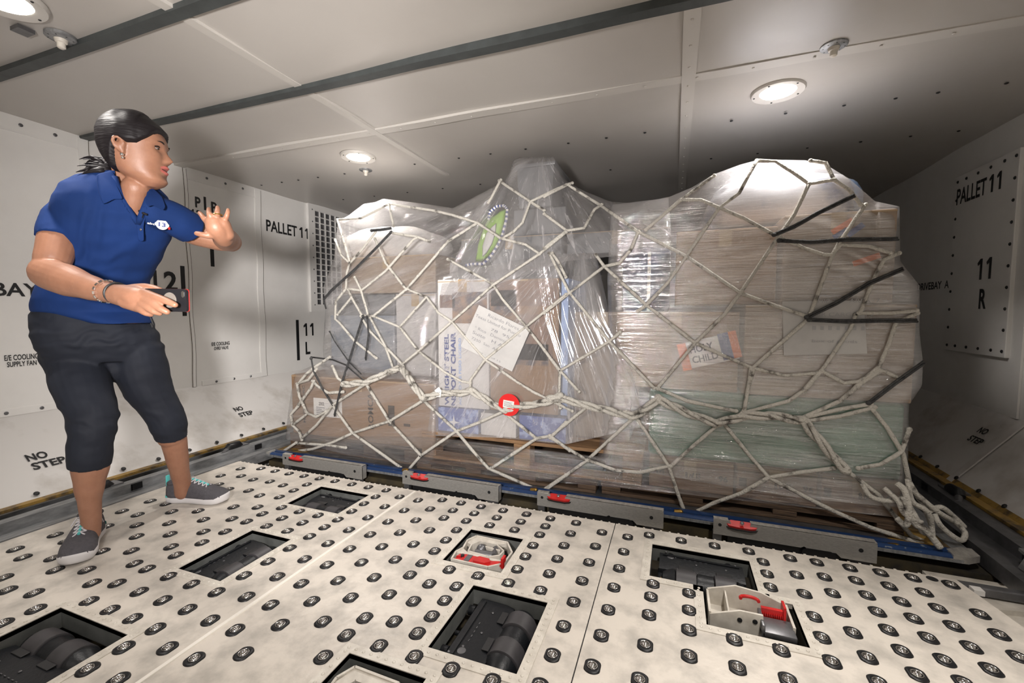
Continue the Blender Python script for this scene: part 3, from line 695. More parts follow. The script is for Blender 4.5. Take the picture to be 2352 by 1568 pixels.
angle('brown-yellow primed metal strip bolted along the foot of the left wall', FL, -1)
angle('brown-yellow primed metal strip bolted along the foot of the right wall', FR, 1)
# fittings beyond the right edge of the ball panels
t = thing('floor_fitting', 'pale metal floor tray with a dark cross bar at the right edge of the photo', 'floor fitting', (1.0, 1.5, -.05))
mb = MB(); mb.box(.80, 1.19, .9, 1.80, -.075, -.065); mb.prism([(.86, 1.60), (1.19, 1.66), (1.19, 1.78), (.86, 1.74)], (-.065, -.05)); mb.prism([(.97, 1.0), (1.19, 1.0), (1.19, 1.36), (.92, 1.36)], (-.065, -.045))
obj('tray', mb, M['white_metal'], t)
mb = MB(); mb.box(.80, 1.02, 1.652, 1.680, -.045, -.018, bev=.004); mb.box(1.02, 1.05, 1.62, 1.70, -.06, .01, bev=.003)
obj('cross_bar', mb, M['gunmetal'], t)
mb = MB(); mb.box(.80, .83, 1.625, 1.65, -.03, -.015); mb.box(.845, .87, 1.625, 1.65, -.03, -.015)
obj('white_clips', mb, M['paper'], t)
mb = MB(); mb.tube([(.97, 1.50, -.05), (1.02, 1.52, -.05)], .016, 12); mb.tube([(1.0, 1.30, -.05), (1.06, 1.33, -.05)], .014, 12)
obj('dark_knobs', mb, M['blackplastic'], t, True)
t = thing('side_guide', 'bolted metal side guide with rollers at the right edge of the photo', 'side guide', (1.10, 1.72, .0))
mb = MB(); mb.prism([(0, 0), (.16, .0), (.16, .06), (.10, .085), (.03, .075)], (0, .14), frame(V(1.03, 1.79, .0), V(1, 0, 0), V(0, 0, 1))); mb.prism([(1.02, 1.62), (1.17, 1.60), (1.19, 1.80), (1.04, 1.81)], (.045, .055))
obj('bracket', mb, M['alu_dark'], t, True)
mb = MB()
for (x, y) in ((1.07, 1.66), (1.12, 1.65), (1.09, 1.74), (1.15, 1.73)): rivet(mb, (x, y, .055), (0, 0, 1), .012)
obj('bolts', mb, M['alu'], t)
mb = MB()
for x in (1.05, 1.085): mb.tube([(x, 1.60, -.06), (x, 1.60, .045)], .016, 16)
obj('upright_rollers', mb, M['alu_dark'], t, True)

# ------------------------------------------------------------------ cargo: wooden pallets
def wpal(label, x0, x1, z0, z1, y0, m, dep_=1.05, nb=3, thin=False):
    t = thing('wooden_pallet', label, 'pallet', ((x0+x1)/2, y0+dep_/2, z0), 0, 'wooden pallets under the cargo')
    mb = MB(); h = .016
    for k in range(7):
        a = y0+k*dep_/7; mb.box(x0, x1, a+.004, a+dep_/7-.03, z1-h, z1, bev=.002)
    obj('deck_boards', mb, m, t)
    mb = MB()
    for k in range(3): a = y0+k*(dep_-.09)/2; mb.box(x0+.005, x1-.005, a, a+.09, z0, z0+h*.8, bev=.002)
    obj('base_boards', mb, m, t)
    if not thin:
        for k in range(nb):
            a = lerp(x0, x1-.09, k/(nb-1)); mb = MB()
            for j in range(3): b = y0+.003+j*(dep_-.1)/2; mb.box(a+.004, a+.086, b, b+.08, z0+h*.8+.0005, z1-h-.0005, bev=.003)
            obj('block', mb, m, t)
    return t
wpal('low dark wooden pallet under the bottom left cardboard box', -2.13, -1.245, -.007, .084, 1.93, M['wood_dark'], nb=4)
wpal('orange-brown wooden pallet under the chair box, in the middle of the load', -1.222, -.112, .047, .186, 1.925, M['wood'], nb=3)
wpal('dark plank pallet lying directly under the middle wooden pallet', -1.236, -.305, -.007, .045, 1.90, M['wood_dark'], nb=4)
wpal('flat dark wooden pallet under the brown boxes at the right end of the load', -.290, .80, -.007, .044, 1.915, M['wood_dark'], nb=4)

# ------------------------------------------------------------------ cargo: boxes
def carton(label, q, y, m, depth=.75, rz=0.0, name='cardboard_box', tape=True, group=None, cat='box', zfix=None, bev=.004):
    a, b = at(q[0], q[1], y), at(q[2], q[3], y)
    x0, x1, z0, z1 = a.x, b.x, a.z, b.z
    if zfix: z0, z1 = zfix[0] if zfix[0] is not None else z0, zfix[1] if zfix[1] is not None else z1
    t = thing(name, label, cat, ((x0+x1)/2, y+depth/2, z0), 0, group)
    mb = MB(); mb.box(x0, x1, y, y+depth, z0, z1, bev=bev)
    obj('carton_body', mb, m, t)
    if tape:
        xm = lerp(x0, x1, .5)
        mb = MB(); mb.box(x0+.001, x1-.001, y-.0008, y, lerp(z0, z1, .985)-.004, lerp(z0, z1, .985)); mb.box(xm-.024, xm+.024, y-.0012, y-.0002, z1-.07, z1-.001)
        obj('sealing_tape', mb, M['tape'], t)
    t['dims'] = [x0, x1, z0, z1, y]
    return t
def put_text(t, s, fx, fz, w_, h_, m='blackprint', vert=False, bold=.02, dy=.0025, sp=1.0, align='LEFT'):
    x0, x1, z0, z1, y = t['dims']
    bm = bmesh.new(); o = V(lerp(x0, x1, fx), y-dy, lerp(z0, z1, fz))
    text_bm(bm, s, frame(o, V(0, 0, 1) if vert else V(1, 0, 0), V(-1, 0, 0) if vert else V(0, 0, 1)), w_, h_, bold, spacing=sp, align=align)
    return obj('printing', bm, M[m], t)
def patch(t, fx0, fx1, fz0, fz1, m, name='label', dy=.002, rot=0.0):
    x0, x1, z0, z1, y = t['dims']; a, b, c, d = lerp(x0, x1, fx0), lerp(x0, x1, fx1), lerp(z0, z1, fz0), lerp(z0, z1, fz1)
    T = Matrix.Translation(V((a+b)/2, y, (c+d)/2)) @ Matrix.Rotation(rot, 4, 'Y')
    mb = MB().box(-(b-a)/2, (b-a)/2, -dy, -.0002, -(d-c)/2, (d-c)/2, T)
    return obj(name, mb, M[m] if isinstance(m, str) else m, t)
M['greywhite'] = mat('greyish_white_card', (0.50, 0.48, 0.47), .6, col2=(.42, .40, .40), nscale=6)
M['white_card'] = mat('white_card', (0.62, 0.60, 0.58), .6, col2=(.54, .52, .51), nscale=5)
M['slate'] = mat('slate_blue_crate', (0.16, 0.19, 0.24), .6, col2=(.22, .24, .27), nscale=5)
M['navy'] = mat('dark_blue_plastic', (0.018, 0.045, 0.13), .45, col2=(.03, .08, .20), nscale=4)
M['skyblue'] = mat('light_blue_card', (0.25, 0.36, 0.62), .5, col2=(.35, .46, .70), nscale=8)
M['royal'] = mat('blue_printed_card', (0.06, 0.10, 0.32), .4, col2=(.30, .38, .62), nscale=22, nlo=.42, nhi=.5)
M['green'] = mat('green_wrapped_goods', (0.020, 0.115, 0.062), .45, col2=(.09, .25, .17), nscale=4, stretch=(1, 1, 5))
M['orange'] = mat('orange_print', (0.75, 0.16, 0.03), .5)
M['darkprint'] = mat('dark_photo_print', (0.05, 0.045, 0.06), .4, col2=(.28, .17, .10), nscale=14, nlo=.4, nhi=.6)
M['brownprint'] = mat('rust_brown_print', (0.20, 0.105, 0.06), .5, col2=(.13, .09, .075), nscale=9)
M['lime'] = mat('lime_fabric', (0.27, 0.46, 0.08), .5)
M['tote'] = mat('grey_plastic_tote', (0.13, 0.135, 0.145), .3, col2=(.18, .185, .195), nscale=5)

t = carton('long brown cardboard box at the bottom left of the load with a white shipping label', (674, 1010, 1000, 870), 1.935, M['kraft'], .6, zfix=(.085, .432))
patch(t, .17, .38, .34, .64, 'paper', 'shipping_label')
put_text(t, '2002', .21, .52, .04, .02); put_text(t, 'FRAGILE', .67, .28, .03, .11, vert=True) if False else None
put_text(t, 'ROMCA', .60, .22, .20, .035, vert=True); put_text(t, 'MADE IN PRC', .105, .2, .22, .018, vert=True)
patch(t, .70, .74, .30, .62, 'blackprint', 'print_block'); patch(t, .80, .84, .32, .36, 'blackprint', 'print_block')
mb = MB(); x0, x1, z0, z1, y = t['dims']
for k in range(5): mb.box(lerp(x0, x1, .19), lerp(x0, x1, .19)+.04+.02*(k % 3), y-.0027, y-.0018, lerp(z0, z1, .36+.03*k), lerp(z0, z1, .37+.03*k))
obj('label_lines', mb, M['ink'], t)
t = carton('plain slate-blue crate in the lower left stack, above the long brown box', (762, 852, 905, 725), 2.05, M['slate'], .6, zfix=(.447, .78), tape=False, name='storage_crate', cat='crate')
t = carton('greyish white box left of the chair box at half height', (912, 852, 1000, 690), 2.06, M['greywhite'], .6, zfix=(.447, .90))
t = carton('pinkish grey box in the upper left stack, below the white bulging sack', (786, 700, 1000, 585), 2.06, M['kraft2'], .6, zfix=(.905, 1.11))
t = carton('small slate-grey box at the left edge of the upper left stack', (775, 716, 905, 640), 2.10, M['tote'], .5, zfix=(.782, .90), tape=False)
t = carton('tall white chair carton with blue vertical lettering', (1008, 932, 1122, 645), 1.955, M['white_card'], .45, zfix=(.317, .962))
put_text(t, 'WEIGHT STEEL', .22, .01, .365, .025, 'print', vert=True, bold=.03); put_text(t, 'NSPORT CHAIR', .36, .01, .375, .028, 'print', vert=True, bold=.04)
patch(t, .30, .97, .66, .90, 'darkprint', 'product_picture'); patch(t, .05, .35, .78, .88, 'brownprint', 'product_picture')
put_text(t, 'ACERO DE PESO LIGERO', .47, .02, .34, .015, 'skyblue', vert=True)
t = carton('large brown carton with dark product pictures, right of the chair carton', (1126, 930, 1284, 640), 1.960, M['kraft'], .45, zfix=(.317, .955))
patch(t, .02, .40, .72, .92, 'darkprint', 'product_picture'); patch(t, .42, .92, .40, .74, 'brownprint', 'product_picture'); patch(t, .30, .86, .36, .52, 'darkprint', 'product_picture'); patch(t, .0, .98, .80, .985, 'brownprint', 'print_band')
mb = MB(); x0, x1, z0, z1, y = t['dims']
mb.ball((lerp(x0, x1, -.35), y-.012, lerp(z0, z1, .82)), .045, 16, (1, .1, .9)) if False else None
mb.free() if False else mb.bm.free()
t = carton('narrow light blue carton standing at the right side of the brown picture carton', (1287, 930, 1306, 636), 1.965, M['skyblue'], .45, zfix=(.317, .955), tape=False)
t = carton('small blue printed box on the middle pallet, under the chair carton', (1006, 990, 1098, 936), 1.950, M['royal'], .4, zfix=(.188, .312), tape=False)
mb = MB(); x0, x1, z0, z1, y = t['dims']; c = V((x0+x1)/2-.02, y-.003, (z0+z1)/2-.01)
st = [(math.cos(k*PI/4)*(.035 if k % 2 == 0 else .009), math.sin(k*PI/4)*(.035 if k % 2 == 0 else .009)) for k in range(8)]
mb.prism(st, .0012, frame(c, V(1, 0, 0), V(0, 0, 1))); obj('star_print', mb, M['paper'], t)
t = carton('flat white and blue parcel on the middle pallet below the brown picture carton', (1104, 992, 1185, 940), 1.955, M['white_card'], .4, zfix=(.188, .300), tape=False)
t = carton('blue-topped parcel at the right end of the middle pallet', (1192, 995, 1300, 945), 1.955, M['royal'], .4, zfix=(.188, .305), tape=False)
t = carton('grey-brown box behind the loose film, between blue carton and blue drum', (1318, 935, 1452, 700), 2.10, M['kraft2'], .6, zfix=(.188, .80))
t = carton('dull grey box high in the middle of the load, under the grey tote', (1060, 640, 1290, 500), 2.25, M['tote'], .6, zfix=(.962, 1.21), tape=True)
t = carton('pale box beside the lime bag, on the left shoulder of the middle stack', (1020, 640, 1052, 560), 2.22, M['greywhite'], .5, zfix=(.962, 1.08), tape=False)
t = carton('dark grey box behind the film between the grey tote and the right-hand boxes', (1302, 600, 1540, 500), 2.30, M['tote'], .6, zfix=(1.102, 1.215))
t = carton('support carton under the grey tote at the top middle', (1180, 500, 1300, 452), 2.25, M['tote'], .5, zfix=(1.212, 1.345), tape=False)
# grey tote on top
a, b = at(1184, 452, 2.22), at(1276, 368, 2.22)
t = thing('storage_tote', 'grey plastic tote on the highest point in the middle of the load', 'tote', ((a.x+b.x)/2, 2.4, 1.346))
mb = MB(); mb.rings([[V(x+(.012 if s1 < 0 else -.012)*k, y, z) for (x, y, s1) in ((a.x+.01, 2.22, -1), (b.x-.01, 2.22, 1), (b.x-.01, 2.55, 1), (a.x+.01, 2.55, -1))] for z, k in ((1.347, 1), (1.48, .2), (b.z-.02, 0))])
obj('tote_body', mb, M['tote'], t)
obj('tote_lid', MB().box(a.x-.002, b.x+.002, 2.21, 2.56, b.z-.022, b.z-.002, bev=.006), M['tote'], t, True)
# blue drum
a, b = at(1424, 700, 2.12), at(1540, 575, 2.12); r = (b.x-a.x)/2
t = thing('plastic_drum', 'dark blue plastic drum with a pale band in the middle right of the load', 'drum', ((a.x+b.x)/2, 2.12+r, .802))
T = Matrix.Translation(V((a.x+b.x)/2, 2.10+r, 0)); z0 = .803
obj('drum_body', MB().lathe([(1e-4, z0), (r*.94, z0), (r, z0+.02), (r, z0+.07), (r*.97, z0+.08), (r, z0+.09), (r, z0+.270), (r*.95, z0+.288), (r*.5, z0+.292), (1e-4, z0+.292)], 32, T, cap=False), M['navy'], t, True)
obj('pale_band', MB().prism([(-.007, z0+.002), (.007, z0+.002), (.007, z0+.270), (-.007, z0+.270)], .002, frame(V((a.x+b.x)/2+.02, 2.099, 0), V(1, 0, 0), V(0, 0, 1))), M['greywhite'], t)
obj('drum_lid', MB().lathe([(r*.55, z0+.292), (r*.55, z0+.297), (1e-4, z0+.297)], 24, T, cap=False), M['navy'], t, True)
# right stack
for (lb, q, zf, tx) in (('brown printed carton at the bottom right end of the load, left of three', (1490, 1140, 1686, 1060), (.046, .176), 'W'), ('brown printed carton at the bottom right end of the load, middle of three', (1690, 1160, 1880, 1060), (.046, .176), '8'), ('brown printed carton at the bottom right corner of the load', (1884, 1180, 2072, 1080), (.046, .176), '9')):
    t = carton(lb, q, 1.945, M['kraft'], .6, zfix=zf, group='brown printed cartons along the bottom')
    put_text(t, '8 of 15', .44 if tx == 'W' else .48, .42, .06, .026, bold=.03); put_text(t, '96', .83, .42, .035, .026, bold=.03); patch(t, .03, .13, .38, .64, 'blackprint', 'print_block') if tx != 'W' else put_text(t, 'WH', .03, .45, .05, .03, bold=.03)
t = carton('green wrapped bale in the lower right of the load', (1488, 1055, 2086, 885), 1.960, M['green'], .6, zfix=(.178, .470), tape=False, name='wrapped_bale', cat='bale', bev=.02)
t = carton('brown carton with an orange and blue sticker, left above the green bale', (1415, 880, 1700, 700), 1.965, M['kraft'], .6, zfix=(.472, .800))
x0, x1, z0, z1, y = t['dims']; R = math.radians(15)
T = Matrix.Translation(V(at(1628, 806, y).x, y-.001, at(1628, 806, y).z)) @ Matrix.Rotation(-R, 4, 'Y')
obj('sticker', MB().box(-.105, .105, -.0015, 0, -.055, .055, T), M['paper'], t)
obj('orange_stripe', MB().box(-.115, -.08, -.003, 0, -.06, .055, T).box(.085, .115, -.003, 0, -.05, .06, T), M['orange'], t)
obj('blue_stripe', MB().box(.045, .085, -.003, 0, -.05, .06, T), M['print'], t)
bm = bmesh.new(); text_bm(bm, 'HOLY', T @ frame(V(-.07, -.003, .005), V(1, 0, 0), V(0, 0, 1)), .09, .03, .02); text_bm(bm, 'CHILD', T @ frame(V(-.07, -.003, -.038), V(1, 0, 0), V(0, 0, 1)), .10, .03, .02)
obj('printing', bm, M['ink'], t)
t = carton('wide brown carton with two white sheets on it, right above the green bale', (1706, 880, 2108, 694), 1.945, M['kraft2'], .6, zfix=(.472, .828))
t = carton('brown carton in the upper right stack, left of the tall corner carton', (1550, 690, 1788, 512), 1.985, M['kraft'], .6, zfix=(.830, 1.135))
t = carton('tall brown corner carton with faint orange marks at the top right of the load', (1794, 690, 2063, 478), 1.960, M['kraft2'], .6, zfix=(.830, 1.168))
for (px, py, w_, h_, rr, mm) in ((1935, 520, .075, .022, -.6, 'orange'), (1965, 528, .06, .02, -.7, 'royal'), (1990, 596, .085, .02, -.35, 'orange'), (1930, 536, .05, .018, -.6, 'royal')):
    x0, x1, z0, z1, y = t['dims']; p = at(px, py, y)
    obj('faint_mark', MB().box(-w_/2, w_/2, -.0015, 0, -h_/2, h_/2, Matrix.Translation(V(p.x, y-.0003, p.z)) @ Matrix.Rotation(rr, 4, 'Y')), M[mm], t)
for c in list(bpy.data.objects):
    if 'dims' in c.keys(): del c['dims']
# sacks on top
def sack(name, label, c, r, seed, m, cat='sack', amp=.12, zmin=None):
    mb = MB(); mb.ball(c, 1, 40, r)
    for v in mb.bm.verts:
        d = (v.co-Vector(c)); k = 1+amp*vnoise(d.x*6+seed, d.y*6, d.z*8)+amp*.3*vnoise(d.x*22, d.y*20+seed, d.z*25); 
        d = V(*(math.copysign(abs(d[i]/r[i])**.75, d[i])*r[i] for i in range(3)))
        v.co = Vector(c)+d*k
        if zmin is not None and v.co.z < zmin: v.co.z = zmin
    o = obj(name, mb, m, None, 'all'); tag(o, label, cat); return o
M['sackw'] = mat('white_sack', (.52, .53, .57), .5, col2=(.22, .27, .42), nscale=5, nlo=.35, nhi=.5)
M['sackb'] = mat('light_blue_sack', (.16, .28, .52), .5, col2=(.36, .46, .62), nscale=8)
p = at(1780, 440, 2.30); sack('cargo_sack', 'large white and blue plastic sack on top of the right-hand boxes', (p.x, 2.34, 1.27), (.30, .26, .135), 3, M['sackw'], zmin=1.170)
p = at(1905, 400, 2.42); sack('cargo_sack', 'small light blue sack at the top right end of the load', (p.x+.0, 2.44, 1.285), (.12, .11, .125), 9, M['sackb'], zmin=1.18)
p = at(880, 500, 2.20); sack('cargo_sack', 'bulging white sack on top of the left stack', (p.x-.02, 2.36, 1.20), (.33, .24, .115), 5, M['white_card'], zmin=1.112)
# lime bag with a blue and white cord
def pillow(name, parent, pts, th, m):
    mb = MB(); n = len(pts); cc = sum(pts, V(0, 0, 0))/n; 
    nrm = V(0, -1, 0)
    R = [[cc+(p-cc)*k+nrm*th*math.sqrt(max(0, 1-k*k))*s for p in pts] for s, ks in ((-1, (.05, .5, .85)), (1, (1, .85, .5, .05))) for k in ks]
    mb.rings(R); return obj(name, mb, m, parent, 'all')
t = thing('shopping_bag', 'lime green bag with a blue and white striped cord, left of the grey tote', 'bag', at(1125, 590, 2.12))
out = [(1092, 600), (1097, 565), (1110, 525), (1122, 500), (1140, 492), (1152, 482), (1163, 480), (1158, 510), (1150, 540), (1137, 568), (1120, 590), (1105, 600)]
pillow('lime_panel', t, [at(a, b, 2.12) for a, b in out], .02, M['lime'])
pillow('white_centre', t, [at(a, b, 2.095) for a, b in ((1108, 590), (1108, 565), (1117, 535), (1130, 520), (1140, 512), (1138, 535), (1130, 560), (1118, 580))], .008, M['white_card'])
cord = [(1122, 505), (1126, 486), (1140, 474), (1158, 472), (1165, 480), (1163, 505), (1155, 535), (1146, 558), (1130, 585), (1110, 606), (1085, 606), (1066, 610)]
cp = []
for a, b in zip(cord, cord[1:]):
    for k in range(5): cp.append(at(lerp(a[0], b[0], k/5), lerp(a[1], b[1], k/5), 2.09))
mA, mB_ = MB(), MB()
for i in range(len(cp)-1):
    (mA if i % 2 else mB_).tube([cp[i], cp[i+1]], .007, 8)
obj('striped_cord', mA, M['print'], t, True); obj('striped_cord', mB_, M['paper'], t, True)

# ------------------------------------------------------------------ stretch film
def film_mat(name, scl, alpha, gl, tint=(.76, .74, .75), bump=.7, rot=0.0, rough=.16, thr=(.42, .62), amax=.35, polar=None, crk=.30, bd=.007):
    m, nt, out = newmat(name); N = nt.nodes; L = nt.links
    tc = N.new('ShaderNodeTexCoord'); mp = N.new('ShaderNodeMapping'); mp.inputs['Scale'].default_value = scl; mp.inputs['Rotation'].default_value = (0, rot, 0)
    vr = N.new('ShaderNodeMapping'); vr.inputs['Rotation'].default_value = (0, rot, 0); L.new(tc.outputs['Object'], vr.inputs[0])
    src = vr.outputs[0]; mp.inputs['Rotation'].default_value = (0, 0, 0)
    if polar:                            # creases fan out from the point where the film hangs
        sp = N.new('ShaderNodeSeparateXYZ'); L.new(tc.outputs['Object'], sp.inputs[0])
        def mth(op, a, b=None):
            n_ = N.new('ShaderNodeMath'); n_.operation = op
            for i_, v_ in enumerate((a, b)):
                if v_ is None: continue
                if isinstance(v_, (int, float)): n_.inputs[i_].default_value = v_
                else: L.new(v_, n_.inputs[i_])
            return n_.outputs[0]
        dx, dz = mth('SUBTRACT', sp.outputs[0], polar[0]), mth('SUBTRACT', sp.outputs[2], polar[1])
        an = mth('ARCTAN2', dx, dz); ra = mth('SQRT', mth('ADD', mth('MULTIPLY', dx, dx), mth('MULTIPLY', dz, dz)))
        cb = N.new('ShaderNodeCombineXYZ'); L.new(an, cb.inputs[0]); L.new(ra, cb.inputs[2]); src = cb.outputs[0]
    L.new(src, mp.inputs[0])
    n1 = N.new('ShaderNodeTexNoise'); n1.inputs['Scale'].default_value = 1; n1.inputs['Detail'].default_value = 6; n1.inputs['Roughness'].default_value = .62; n1.inputs['Distortion'].default_value = .6; L.new(mp.outputs[0], n1.inputs['Vector'])
    bp = N.new('ShaderNodeBump'); bp.inputs['Strength'].default_value = bump; bp.inputs['Distance'].default_value = bd; L.new(n1.outputs[0], bp.inputs['Height'])
    n2 = N.new('ShaderNodeTexNoise'); n2.inputs['Scale'].default_value = .22; n2.inputs['Detail'].default_value = 5; L.new(mp.outputs[0], n2.inputs['Vector'])
    mr = N.new('ShaderNodeMapRange'); mr.inputs['From Min'].default_value = thr[0]; mr.inputs['From Max'].default_value = thr[1]; mr.inputs['To Min'].default_value = alpha; mr.inputs['To Max'].default_value = amax; L.new(n2.outputs[0], mr.inputs[0])
    mp3 = N.new('ShaderNodeMapping'); mp3.inputs['Scale'].default_value = tuple(v*1.6 for v in scl); L.new(src, mp3.inputs[0])
    n3 = N.new('ShaderNodeTexNoise'); n3.inputs['Scale'].default_value = 1; n3.inputs['Detail'].default_value = 9; n3.inputs['Roughness'].default_value = .75; n3.inputs['Distortion'].default_value = 1.2; L.new(mp3.outputs[0], n3.inputs['Vector'])
    cr = N.new('ShaderNodeMapRange'); cr.inputs['From Min'].default_value = .55; cr.inputs['From Max'].default_value = .66; cr.inputs['To Min'].default_value = 0; cr.inputs['To Max'].default_value = crk; L.new(n3.outputs[0], cr.inputs[0])  # crease highlights painted in as thin whiter lines of the film
    sm = N.new('ShaderNodeMath'); sm.operation = 'ADD'; sm.use_clamp = True; L.new(mr.outputs[0], sm.inputs[0]); L.new(cr.outputs[0], sm.inputs[1])
    tr = N.new('ShaderNodeBsdfTransparent'); tr.inputs[0].default_value = (.97, .97, .97, 1)
    df = N.new('ShaderNodeBsdfDiffuse'); df.inputs[0].default_value = (*tint, 1); L.new(bp.outputs[0], df.inputs['Normal'])
    tl = N.new('ShaderNodeBsdfTranslucent'); tl.inputs[0].default_value = (*tint, 1)
    m0 = N.new('ShaderNodeMixShader'); m0.inputs[0].default_value = .35; L.new(df.outputs[0], m0.inputs[1]); L.new(tl.outputs[0], m0.inputs[2])
    gs = N.new('ShaderNodeBsdfGlossy'); gs.inputs['Color'].default_value = (1, 1, 1, 1); gs.inputs['Roughness'].default_value = rough; L.new(bp.outputs[0], gs.inputs['Normal'])
    m1 = N.new('ShaderNodeMixShader'); L.new(sm.outputs[0], m1.inputs[0]); L.new(tr.outputs[0], m1.inputs[1]); L.new(m0.outputs[0], m1.inputs[2])
    m2 = N.new('ShaderNodeMixShader'); m2.inputs[0].default_value = gl; L.new(m1.outputs[0], m2.inputs[1]); L.new(gs.outputs[0], m2.inputs[2])
    L.new(m2.outputs[0], out.inputs[0]); return m
M['film_r'] = film_mat('tight_stretch_film', (3.5, 5, 75), .09, .27, amax=.27, rough=.055, bd=.008)
M['film_l'] = film_mat('slanting_stretch_film', (7, 7, 60), .11, .27, rot=math.radians(14), amax=.34, rough=.06)
M['film_c'] = film_mat('loose_folded_film', (13, 8, 3), .14, .14, bump=.5, amax=.38, rough=.09, polar=(at(1330, 540, 1.95).x, at(1330, 540, 1.95).z), crk=.5)
M['film_t'] = film_mat('tent_film', (9, 8, 3), .17, .15, bump=.5, amax=.40, rough=.08, polar=(at(1232, 330, 2.15).x, at(1232, 330, 2.15).z), crk=.5)
M['film_low'] = film_mat('thin_low_film', (5, 5, 60), .09, .16, rot=math.radians(10), amax=.25, rough=.08)
FILMS = []
def resamp(pts, n):
    P_ = [V(*p, 0) for p in pts]; d = [0]
    for a, b in zip(P_, P_[1:]): d.append(d[-1]+(b-a).length)
    xs = [p.x for p in P_]; ys = [p.y for p in P_]
    return [V(float(np.interp(d[-1]*i/n, d, xs)), float(np.interp(d[-1]*i/n, d, ys)), 0) for i in range(n+1)]
def film(label, left, right, top, bottom, yf, m, nu=110, nv=80, back=4.0, group='stretch film around the load', drop=.0, sides=(True, True), roof=True):
    # left/right run bottom to top, top/bottom run left to right, all as seen on the photo; yf(s, t) = how far back the film stands
    Lc, Rc, Tc, Bc = resamp(left, nv), resamp(right, nv), resamp(top, nu), resamp(bottom, nu)
    mb = MB(); G = []
    for i in range(nu+1):
        s = i/nu; col = []
        for j in range(nv+1):
            t = j/nv
            q = Lc[j]*(1-s)+Rc[j]*s+Bc[i]*(1-t)+Tc[i]*t-(Lc[0]*(1-s)*(1-t)+Rc[0]*s*(1-t)+Lc[-1]*(1-s)*t+Rc[-1]*s*t)
            y = yf(s, t)+.035*(max(0, 1-s/.03)**2+max(0, (s-.97)/.03)**2)+.05*max(0, (t-.94)/.06)**2
            col.append(at(q.x, q.y, y))
        G.append(col)
    Vt = [[mb.bm.verts.new(p) for p in col] for col in G]
    for i in range(nu):
        for j in range(nv): mb.face([Vt[i][j], Vt[i+1][j], Vt[i+1][j+1], Vt[i][j+1]])
    def strip(edge, steps):
        prev = edge
        for k in range(1, steps+1):
            cur = [mb.bm.verts.new(V(lerp(v.co.x, cx_, min(1, k/steps)**2*.12), lerp(v.co.y, max(back, v.co.y+.05), k/steps), v.co.z*(1-.06*(k/steps)))) for v in edge]
            for a in range(len(edge)-1): mb.face([prev[a], prev[a+1], cur[a+1], cur[a]])
            prev = cur
    cx_ = sum(v.co.x for v in (Vt[0][0], Vt[-1][0]))/2
    if sides[0]: strip(Vt[0], 8)
    if sides[1]: strip(Vt[-1], 8)
    if roof: strip([Vt[i][-1] for i in range(nu+1)], 8)
    o = obj('stretch_film', mb, m, None, 'all'); tag(o, label, 'plastic film', group)
    FILMS.append(o); return o
def fold(s, t, f=9, amp=.010, k=1.5): return amp*vnoise(s*f, t*k, 3.1)+amp*.4*vnoise(s*f*3, t*k*2, 7.7)
film('clear stretch film over the long brown box at the bottom left', [(655, 1008), (664, 930), (676, 858)], [(1000, 1068), (1005, 980), (1010, 870)], [(676, 858), (720, 838), (800, 845), (1010, 870)], [(655, 1008), (800, 1045), (1000, 1068)], lambda s, t: 1.905+fold(s, t, 5, .006), M['film_low'], 70, 40, back=2.6, sides=(True, False))
film('cloudy stretch film around the upper left stack and the white sack', [(748, 880), (742, 800), (748, 705), (742, 660), (768, 590), (776, 508)], [(985, 985), (1000, 800), (1040, 640), (1160, 415)], [(776, 508), (800, 495), (835, 468), (862, 464), (880, 456), (990, 470), (1040, 478), (1090, 452), (1160, 415)], [(748, 880), (860, 940), (985, 985)], lambda s, t: 1.99+.05*t*t+.10*max(0, t-.75)**1.2+.02*s+fold(s, t, 6, .014, 9)-.0, M['film_l'], 120, 90, back=3.2)
film('milky tent of film hanging from the grey tote at the top of the load', [(1000, 700), (1060, 560), (1100, 465)], [(1545, 575), (1540, 510), (1535, 452)], [(1100, 465), (1145, 430), (1168, 402), (1180, 368), (1192, 362), (1272, 360), (1283, 380), (1298, 415), (1345, 440), (1400, 462), (1460, 468), (1535, 452)], [(1000, 700), (1150, 650), (1300, 600), (1440, 585), (1545, 575)], lambda s, t: 1.95+.24*t*t+fold(s*1.2+.3*t, t*.3, 14, .014, .6), M['film_t'], 140, 70, back=3.2, sides=(False, False))
film('loose folded film over the chair carton and its neighbours', [(972, 1000), (985, 900), (995, 760), (1008, 634)], [(1500, 975), (1470, 880), (1400, 720), (1368, 580)], [(1008, 634), (1060, 618), (1140, 606), (1268, 583), (1368, 580)], [(972, 1000), (1150, 1005), (1300, 1020), (1500, 975)], lambda s, t: 1.928+.03*t*t+fold(s+.12*t*(s-.2), t, 26 if s > .6 else 8, .012 if s > .6 else .005, 1.0), M['film_c'], 150, 80, back=2.5, sides=(False, False), roof=True)
film('glossy horizontal stretch film around the right-hand stack', [(1370, 1062), (1385, 960), (1400, 850), (1395, 640), (1405, 470)], [(2066, 1165), (2085, 1100), (2088, 930), (2118, 885), (2120, 830), (2112, 765), (2112, 655), (2068, 600), (2066, 474)], [(1405, 470), (1530, 455), (1590, 430), (1640, 400), (1700, 378), (1745, 366), (1850, 368), (1900, 380), (1950, 410), (2010, 462), (2066, 474)], [(1370, 1062), (1600, 1105), (1850, 1145), (2066, 1165)], lambda s, t: 1.922+.012*t+.11*max(0, t-.72)**1.1*(1 if .1 < s < .93 else .6)+fold(s*.6, t, 4, .007, 22), M['film_r'], 160, 110, back=3.6)
